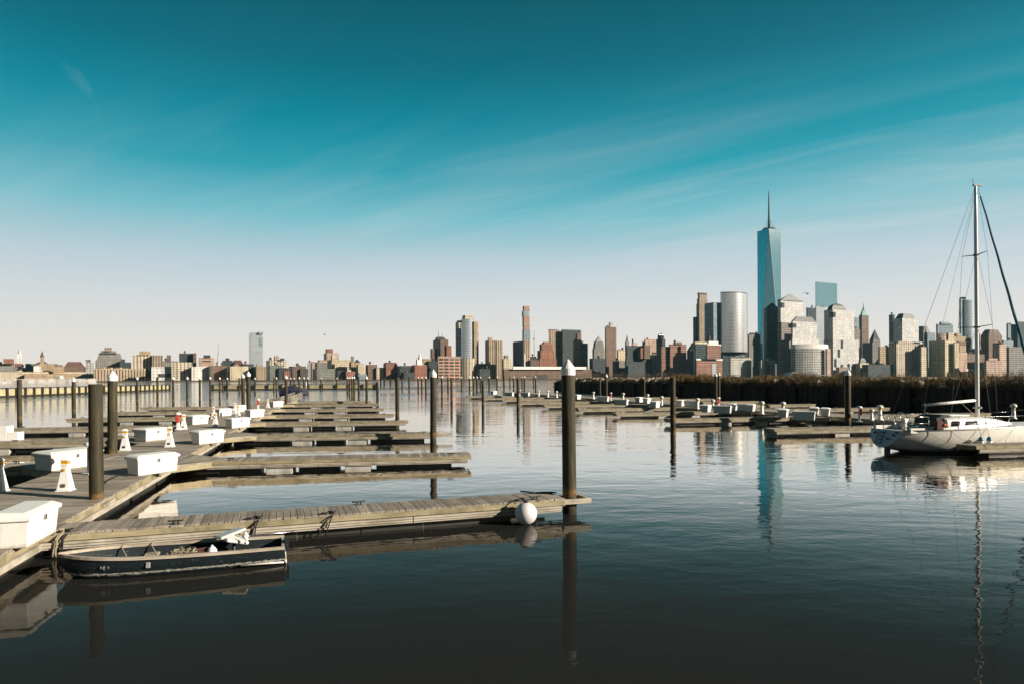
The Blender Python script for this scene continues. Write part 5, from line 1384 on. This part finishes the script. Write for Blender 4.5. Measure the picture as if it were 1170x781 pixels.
B('low_building', 'low reddish and grey block at the foot of the tall spired tower', 1450, [('body', 'box', 'pale', 868, 870, 886, 411, N), ('bay', 'box', 'brown', 874, 874.3, 880, 412, N)])
B('low_building', 'small grey brown block between the dark reflection block and the curved pale grid building', 1440, [('body', 'box', 'grey', 884, 886, 894, 415, N)])
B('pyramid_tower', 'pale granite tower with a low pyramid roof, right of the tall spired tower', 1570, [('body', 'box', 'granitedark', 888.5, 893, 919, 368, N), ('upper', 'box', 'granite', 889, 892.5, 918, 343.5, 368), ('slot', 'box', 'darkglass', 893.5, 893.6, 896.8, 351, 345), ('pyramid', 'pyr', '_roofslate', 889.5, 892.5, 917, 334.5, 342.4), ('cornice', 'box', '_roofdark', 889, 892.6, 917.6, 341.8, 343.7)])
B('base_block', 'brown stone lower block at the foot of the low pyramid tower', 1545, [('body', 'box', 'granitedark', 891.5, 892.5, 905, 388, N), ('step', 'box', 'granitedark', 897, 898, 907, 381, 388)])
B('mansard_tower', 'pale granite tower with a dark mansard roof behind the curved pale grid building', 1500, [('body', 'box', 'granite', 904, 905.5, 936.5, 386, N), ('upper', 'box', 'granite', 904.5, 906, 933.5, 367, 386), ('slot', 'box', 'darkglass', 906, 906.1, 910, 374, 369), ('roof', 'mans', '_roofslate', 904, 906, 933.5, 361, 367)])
B('dark_glass_shape', 'narrow dark glass tower behind the dark mansard roof', 1800, [('body', 'box', 'darkglass', 922.5, 923, 932.5, 351.3, N)])
B('curved_building', 'low building with a curved pale grid front and white top band', 1430, [('grid_front', 'arc', 'pale', 903.5, 909, 946, 398, N), ('top_band', 'arc', '_roofwhite', 903.3, 909, 946.5, 393, 398.3), ('end_wing', 'box', 'pink', 944, 945, 949.5, 398, N)])
B('teal_tower', 'flat topped teal mirror tower with paler lower half, behind the domed tower', 2100, [('body', 'box', 'paleglass', 931.5, 933, 957, 350, N), ('upper', 'box', 'tealmid', 932, 933.5, 957, 321.8, 350)])
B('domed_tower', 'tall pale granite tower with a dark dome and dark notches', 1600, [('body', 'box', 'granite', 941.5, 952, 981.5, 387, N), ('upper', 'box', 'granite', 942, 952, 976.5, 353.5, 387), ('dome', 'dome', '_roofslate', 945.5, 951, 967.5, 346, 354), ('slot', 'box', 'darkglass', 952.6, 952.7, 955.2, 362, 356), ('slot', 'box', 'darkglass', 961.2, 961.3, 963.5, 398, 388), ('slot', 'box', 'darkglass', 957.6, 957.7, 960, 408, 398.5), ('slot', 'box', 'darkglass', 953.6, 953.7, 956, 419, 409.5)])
B('slim_tower', 'slim grey tower left of the tower with a green spire', 1850, [('body', 'box', 'grey', 976, 977, 983, 376, N), ('upper', 'box', 'bluehaze', 976.2, 977, 982, 362.5, 376)])
B('spired_tower', 'brown stone tower with a green pyramid roof and needle spire', 1900, [('body', 'box', 'brown', 981.8, 985, 992.8, 360, N), ('pyramid', 'pyr', '_roofgreen', 982.8, 985, 991.4, 349.5, 360), ('spire', 'spire', '_roofgreen', 986.2, N, 987.8, 345.5, 354)])
B('pyramid_tower', 'dark stone tower with a steep pointed roof, right of the green spire', 1750, [('body', 'box', 'grey', 985.5, 997, 1006, 391, N), ('upper', 'box', 'grey', 993.5, 998, 1006, 387, 391), ('roof', 'pyr', '_roofdark', 993.8, 998, 1005.5, 375.8, 387.5), ('wing', 'box', 'slate', 985, 996, 1001, 408, N)])
B('domed_hall', 'low pale domed hall right of the tall domed tower', 1500, [('body', 'box', 'cream', 978, 983, 993, 414.5, N), ('dome', 'dome', '_roofslate', 980.5, 983, 990, 408, 415), ('wing', 'box', 'granite', 970, 971, 981, 415, N)])
B('tan_building', 'tan block between the steep pointed roof and the truncated granite tower', 1650, [('body', 'box', 'tan', 1003.5, 1005.5, 1016, 395.5, N), ('wing', 'box', 'brown', 1004.5, 1006, 1016, 411, N)], tanks=1)
B('dark_glass_shape', 'slim dark glass tower at the left shoulder of the truncated granite tower', 1800, [('body', 'box', 'darkglass', 1016, 1020, 1022.5, 359.3, N)])
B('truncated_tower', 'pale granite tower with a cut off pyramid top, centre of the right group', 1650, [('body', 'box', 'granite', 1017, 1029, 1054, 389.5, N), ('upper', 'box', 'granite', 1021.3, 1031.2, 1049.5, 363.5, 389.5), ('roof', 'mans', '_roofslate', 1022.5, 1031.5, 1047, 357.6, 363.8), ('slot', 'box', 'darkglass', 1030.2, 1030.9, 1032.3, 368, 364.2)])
B('cream_building', 'cream apartment block with bay strips in front of the truncated granite tower', 1500, [('body', 'box', 'creamstrip', 1015.5, 1024.5, 1055, 392, N), ('upper', 'box', 'creamstrip', 1022, 1026.5, 1044, 389.6, 392), ('wing', 'box', 'cream', 1052, 1053, 1060.5, 396, N)], tanks=1)
B('grey_tower', 'two grey stepped towers right of the truncated granite tower', 1800, [('body', 'box', 'grey', 1050, 1053.5, 1060, 372.5, N), ('wing', 'box', 'bluehaze', 1058, 1060, 1069, 379.5, N), ('antenna', 'mast', '_steel', 1061.3, N, 1062.3, 375.5, 380)])
B('office_building', 'blue grey flat office block with roof plant, left of the tall rounded glass tower', 1850, [('body', 'box', 'bluehaze', 1070, 1071.5, 1089.3, 370, N), ('roof_plant', 'box', 'bluehaze', 1073.5, N, 1084.5, 367.6, 370)])
B('apartment_block', 'apartment slab with a dark left face and a cream lit end, far right group', 1500, [('body', 'box', 'cream', 1061.5, 1080, 1091, 388.5, N), ('wing', 'box', 'cream', 1090, 1091, 1095.5, 391, N)], tanks=1)
B('curved_building', 'pinkish rounded block above the cream ended apartment slab', 1650, [('body', 'arc', 'pink', 1071.5, 1073, 1082, 381, N), ('wing', 'box', 'cream', 1083, 1084, 1090, 380, N)])
B('tan_building', 'tan building left of the tall rounded glass tower foot', 1700, [('body', 'box', 'tan', 1088, 1090, 1104, 384, N), ('wing', 'box', 'brown', 1093, 1096, 1106, 390, N), ('upper', 'box', 'tan', 1092, N, 1098, 380.5, 384)], tanks=1)
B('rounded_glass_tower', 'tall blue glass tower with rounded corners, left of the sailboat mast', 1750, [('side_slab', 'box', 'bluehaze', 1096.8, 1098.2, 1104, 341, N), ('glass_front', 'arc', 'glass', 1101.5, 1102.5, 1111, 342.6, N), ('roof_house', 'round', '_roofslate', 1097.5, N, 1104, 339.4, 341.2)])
B('pink_building', 'small pink and tan buildings at the foot of the rounded glass tower', 1520, [('body', 'box', 'pink', 1095, 1096, 1105, 402, N), ('wing', 'box', 'tan', 1095.5, 1096.5, 1104, 394.5, 402), ('white_roof', 'box', '_roofwhite', 1094, 1096, 1112, 421, 423.5), ('base', 'box', 'darkbrown', 1094, 1096, 1113, 423, N)])
B('hipped_tower', 'brown tower with a cut off pyramid top, right of the sailboat mast', 1700, [('body', 'box', 'brown', 1120.8, 1130, 1145.3, 382.6, N), ('shoulder', 'mans', 'brown', 1121, 1130, 1145, 376, 382.6)])
B('brown_tower', 'plain brown tower partly hidden by the sailboat mast', 1780, [('body', 'box', 'pink', 1118.5, 1120, 1127, 381.5, N)])
B('cream_building', 'low jagged pinkish cream block at the foot of the brown hipped tower', 1480, [('body', 'box', 'pink', 1125.5, 1127, 1146, 411.5, N), ('step', 'box', 'pink', 1128.5, 1130, 1140, 409, 411.5)], tanks=1)
B('slim_tower', 'slim tower, dark left and lit right, in front of the brown hipped tower', 1520, [('body', 'box', 'pink', 1136, 1142.3, 1150, 393.3, N)])
B('office_building', 'blue grey office slab at the right, crossed by the furled headsail', 1850, [('body', 'box', 'bluehaze', 1150.5, 1152, 1163, 370, N), ('wing', 'box', 'slate', 1162, 1163, 1176, 367.2, N)])
B('low_building', 'low bluish block left of the furled headsail', 1700, [('body', 'box', 'bluehaze', 1146, 1147, 1158, 388.6, N)], tanks=1)
B('grey_building', 'wide grey block with a white canopy at the right edge', 1600, [('body', 'box', 'grey', 1150, 1153, 1182, 396, N), ('canopy', 'box', '_roofwhite', 1151, 1153, 1161, 416.5, 418), ('base', 'box', 'darkbrown', 1146, 1150, 1182, 418, N)], tanks=1)

# small filler blocks that close the lower rows
fill = [(742, 752, 405, 1700, 'pink', 'low pinkish block left of the dark rounded top tower'), (700, 716, 412, 1520, 'grey', 'low grey block right of the tall brick slab foot'), (1042, 1062, 411, 1560, 'greygreen', 'low grey green block right of the cream bay block'),
        (985, 1020, 416, 1470, 'slate', 'low dark row under the steep pointed roof tower'), (1100, 1125, 404, 1650, 'brown', 'low brown block behind the sailboat mast foot'), (780, 800, 410, 1600, 'slate', 'low dark block between twin brick blocks and the orange block'),
        (545, 560, 421, 1420, 'slate', 'low dark shed at the foot of the tan ribbed slab'), (604, 616, 411, 1500, 'brown', 'low brown block left of the red brown setback tower'), (458, 476, 425, 1370, 'slate', 'low dark shed left of the stepped red brick building'),
        (1106, 1122, 399, 1720, 'pink', 'pink block just behind the sailboat mast'), (955, 975, 419, 1490, 'granitedark', 'low brown block at the foot of the tall domed tower')]
for a, b, yt, Z, mt, lb in fill: B('low_building', lb, Z, [('body', 'box', mt, a, N, b, yt, N)], tanks=2)

# shoreline land, sea wall and bare waterfront trees
M['land'] = simple('city ground', (0.16, 0.14, 0.11), .95, .4, .02)
q = MB(); q.box((0, 1290 + 700, .6), (5000, 1400, 2.4)); tag(q.build('ground', M['land']), None, None, None, 'structure')
M['quaywall'] = simple('sea wall stone', (0.20, 0.16, 0.12), .9, .4, .05)
q = MB(); q.box((0, 1288, .8), (3200, 4, 3.0)); tag(q.build('sea_wall', M['quaywall']), 'low grey brown sea wall along the far shore under the city', 'sea wall')
M['twigs'] = brushmat('bare brown twigs', (0.10, 0.06, 0.04), (0.24, 0.16, 0.10))
q = MB(); rr = random.Random(9)
for i in range(330):
    r0 = rr.random()
    if r0 < .45: px = rr.uniform(655, 800)
    elif r0 < .62: px = rr.uniform(980, 1120)
    elif r0 < .72: px = rr.uniform(545, 660)
    else: px = rr.uniform(0, 1170)
    Y = rr.uniform(1292, 1320); X = ray(px) * Y
    big = 1.0 if px > 520 else .45
    h = rr.uniform(5, 13) * big; w = rr.uniform(3, 6) * big
    for k in range(55):
        a = rr.uniform(0, 2 * PI); e = rr.random() ** .5; z = rr.uniform(.2, 1)
        p = Vector((X + math.cos(a) * e * w * math.sqrt(max(.05, 1 - (z * 1.6 - .9) ** 2 * .6)), Y + math.sin(a) * e * w, 2 + h * z))
        d1 = Vector((rr.uniform(-1, 1), rr.uniform(-1, 1), rr.uniform(.2, 1.4))) * .9; d2 = Vector((rr.uniform(-1, 1), rr.uniform(-1, 1), rr.uniform(-.5, .5))) * .45
        q.face([q.bm.verts.new(p), q.bm.verts.new(p + d1), q.bm.verts.new(p + d2)])
o = q.build('waterfront_trees', M['twigs'], fix=False); tag(o, 'bare brown waterfront trees along the far shore', 'trees', None, 'stuff')
# ------------------------------------------------------------------ water
def watermat():
    m = bpy.data.materials.new('calm river water'); t = NT(m)
    co = t.n('ShaderNodeTexCoord').outputs['Object']
    def nz(scale, stretch, det, rot=0.0, dist=0.0):
        mp = t.n('ShaderNodeMapping', ins={'Vector': co, 'Scale': stretch, 'Rotation': (0, 0, rot)}).outputs[0]
        return t.n('ShaderNodeTexNoise', ins={'Vector': mp, 'Scale': scale, 'Detail': det, 'Roughness': .5, 'Distortion': dist}).outputs[0]
    a = nz(.55, (.55, 1.0, 1), 2.0, .15, .4)
    b = nz(2.1, (.6, 1.0, 1), 2.0, -.25, .3)
    c = nz(6.5, (.7, 1.0, 1), 1.0, .4)
    patch = t.ramp(nz(.045, (.5, 1, 1), 3.0), [(.38, g(.30)), (.62, g(1.15))])
    h = t.math('ADD', t.math('MULTIPLY', a, WA), t.math('ADD', t.math('MULTIPLY', b, WB), t.math('MULTIPLY', c, WC)))
    # calm in the lee of the quay, more chop out towards the open river
    oy = t.n('ShaderNodeSeparateXYZ', ins={0: co}).outputs[1]
    river = t.n('ShaderNodeMapRange', interpolation_type='SMOOTHSTEP', ins={0: oy, 1: 45.0, 2: 170.0, 3: 1.0, 4: 8.0}).outputs[0]
    h = t.math('MULTIPLY', t.math('MULTIPLY', h, patch), river)
    bp = t.n('ShaderNodeBump', ins={'Height': h, 'Strength': 1.0, 'Distance': 1.0})
    # murky body colour under a mirror whose strength follows the viewing angle, steepened beyond real water to darken the near part
    df = t.n('ShaderNodeBsdfDiffuse', ins={'Color': (0.0212, 0.0218, 0.0205, 1)})
    gl = t.n('ShaderNodeBsdfAnisotropic', ins={'Color': (.97, .925, .87, 1), 'Roughness': .015, 'Normal': bp.outputs[0]})
    fc = t.n('ShaderNodeLayerWeight', ins={'Blend': .5, 'Normal': bp.outputs[0]}).outputs['Facing']
    k = t.math('MINIMUM', t.math('ADD', t.math('MULTIPLY', t.math('POWER', fc, 15.0), 8.0), .009), .95)
    mx = t.n('ShaderNodeMixShader', ins={0: k, 1: df.outputs[0], 2: gl.outputs[0]})
    t.out(mx.outputs[0]); return m
WA, WB, WC = .026, .0090, .0022
q = MB()
# finer near the quay, one sheet to the far shore and beyond both sides
q.face([q.bm.verts.new(p) for p in ((-2590, -40, 0), (2590, -40, 0), (2590, 1300, 0), (-2590, 1300, 0))])
tag(q.build('water', watermat()), None, None, None, 'structure')

# ------------------------------------------------------------------ sky, sun, air
SKYK = 2 ** -.72
SUN_EL, SUN_AZ = R(19.5), R(108)      # azimuth clockwise from the view direction (+Y)
W = bpy.data.worlds.new('World'); S.world = W; W.use_nodes = True
class WT(NT):
    def __init__(self, t): self.t = t; t.nodes.clear()
t = WT(W.node_tree)
dirn = t.n('ShaderNodeTexCoord').outputs['Generated']
sp = t.n('ShaderNodeSeparateXYZ', ins={0: dirn}); dx, dy, dz = sp.outputs
sky = t.n('ShaderNodeTexSky'); sky.sky_type = 'NISHITA'; sky.sun_disc = False; sky.sun_elevation = SUN_EL; sky.sun_rotation = SUN_AZ; sky.dust_density = 2.0; sky.ozone_density = 2.0
grad = t.ramp(t.math('SUBTRACT', dz, t.math('MULTIPLY', dx, .008)), [(0.0, lin(236, 228, 219)), (.055, lin(233, 228, 221)), (.105, lin(220, 222, 222)), (.165, lin(190, 209, 218)), (.225, lin(122, 191, 204)), (.285, lin(46, 160, 178)), (.345, lin(0, 136, 157)), (.41, lin(0, 108, 128)), (.485, lin(0, 89, 104)), (.6, lin(0, 54, 64)), (1.0, lin(0, 42, 52))])
# thin cirrus: noise laid out on a high flat layer, drawn out along the wind
inv = t.math('DIVIDE', 1.0, t.math('ADD', t.math('MAXIMUM', dz, 0.0), .10))
pl = t.n('ShaderNodeCombineXYZ', ins={0: t.math('MULTIPLY', dx, inv), 1: t.math('MULTIPLY', dy, inv)}).outputs[0]
def cl(rot, sc, scale, det, rough, dist, off):
    mp = t.n('ShaderNodeMapping', vector_type='TEXTURE', ins={'Vector': pl, 'Rotation': (0, 0, rot), 'Scale': sc, 'Location': off}).outputs[0]
    return t.n('ShaderNodeTexNoise', ins={'Vector': mp, 'Scale': scale, 'Detail': det, 'Roughness': rough, 'Distortion': dist}).outputs[0]
c1 = cl(R(-38), (5.0, .62, 1), .9, 7.0, .55, .4, (.7, .3, 0))
c2 = cl(R(-30), (3.0, .55, 1), 2.2, 12.0, .66, 1.0, (2.1, .9, 0))
c3 = cl(R(118), (2.2, .5, 1), 1.6, 9.0, .66, .9, (5.3, 1.9, 0))
m1 = t.ramp(c1, [(.45, g(0)), (.74, g(.50))]); m2 = t.ramp(c2, [(.50, g(0)), (.78, g(.30))]); m3 = t.ramp(c3, [(.60, g(0)), (.85, g(.25))])
cm = t.math('ADD', m1, m2)
fade = t.ramp(dz, [(0.0, g(.3)), (.12, g(.8)), (.22, g(.8)), (.29, g(.5)), (.36, g(.10)), (.43, g(.02)), (.6, g(.03))])
cm = t.math('MULTIPLY', cm, t.ramp(t.math('ADD', t.math('MULTIPLY', dx, .5), .5), [(.25, g(.25)), (.62, g(1.0))]))
m3 = t.math('MULTIPLY', t.math('MULTIPLY', m3, 1.6), t.math('MULTIPLY', t.ramp(dz, [(.2, g(0)), (.3, g(1)), (.46, g(.5))]), t.ramp(t.math('ADD', dx, 1.0), [(.38, g(1)), (.72, g(0))])))
cm = t.math('MINIMUM', t.math('ADD', t.math('MULTIPLY', cm, fade), m3), .72)
col = t.mix(cm, grad, lin(222, 222, 222))
mixd = t.mix(.993, t.mix(1.0, sky.outputs[0], g(.1), 'MULTIPLY'), col)     # clear-air sky and the measured tint of this one
# sky dimmed behind the camera, added to cut fill light and deepen shade
ahead = t.ramp(t.math('ADD', t.math('MULTIPLY', dy, .5), .5), [(.0, g(.34)), (.45, g(.42)), (.72, g(1.0))])
mixd = t.mix(1.0, mixd, ahead, 'MULTIPLY')
bg = t.n('ShaderNodeBackground', ins={'Color': t.mix(1.0, mixd, g(10.0 * SKYK), 'MULTIPLY'), 'Strength': .1})
wo = t.n('ShaderNodeOutputWorld'); t.t.links.new(bg.outputs[0], wo.inputs['Surface'])

sl = bpy.data.lights.new('sun', 'SUN'); sl.energy = 5.0; sl.angle = R(.55); sl.color = (1.0, .89, .745)
so = link(bpy.data.objects.new('sun', sl))
sd = Vector((math.sin(SUN_AZ) * math.cos(SUN_EL), math.cos(SUN_AZ) * math.cos(SUN_EL), math.sin(SUN_EL)))
so.rotation_euler = sd.to_track_quat('Z', 'Y').to_euler(); so.location = (60, -40, 60)

HAZE = 0.000025
if HAZE:
    hm = bpy.data.materials.new('thin river haze'); hm.use_nodes = True; hm.node_tree.nodes.clear()
    v = hm.node_tree.nodes.new('ShaderNodeVolumePrincipled'); v.inputs['Color'].default_value = (.35, .80, 1.0, 1); v.inputs['Density'].default_value = HAZE; v.inputs['Anisotropy'].default_value = .2
    ho = hm.node_tree.nodes.new('ShaderNodeOutputMaterial'); hm.node_tree.links.new(v.outputs[0], ho.inputs['Volume'])
    q = MB(); q.box((0, 1350, 258), (5200, 2800, 520))
    tag(q.build('haze', hm), 'thin pale haze over the river', 'haze', None, 'stuff')

cam = bpy.data.cameras.new('camera'); cam.lens = 24.0; cam.sensor_width = 36.0; cam.sensor_fit = 'HORIZONTAL'
cam.shift_y = (HZ - 390.5) / 1170.0; cam.clip_start = .1; cam.clip_end = 20000
co = link(bpy.data.objects.new('camera', cam)); co.location = (0, 0, EYE)
co.rotation_euler = (R(90), math.atan(ROLL) * 1.0, 0)
# roll about the viewing axis
co.rotation_mode = 'QUATERNION'
from mathutils import Quaternion
co.rotation_quaternion = Quaternion((1, 0, 0), R(90)) @ Quaternion((0, 0, 1), -math.atan(ROLL) )
S.camera = co
vs = S.view_settings; S.display_settings.display_device = 'sRGB'
vs.view_transform = 'Standard'; vs.look = 'None'; vs.exposure = 0.72; vs.gamma = 1.0; vs.use_curve_mapping = False
S.render.engine = 'CYCLES'
cy = S.cycles
cy.use_adaptive_sampling = True; cy.adaptive_threshold = .015; cy.adaptive_min_samples = 32
cy.use_denoising = True
try: cy.denoiser = 'OPENIMAGEDENOISE'
except Exception: pass
cy.max_bounces = 6; cy.diffuse_bounces = 2; cy.glossy_bounces = 4; cy.transmission_bounces = 2; cy.volume_bounces = 0; cy.caustics_reflective = False; cy.caustics_refractive = False
cy.sample_clamp_indirect = 6.0
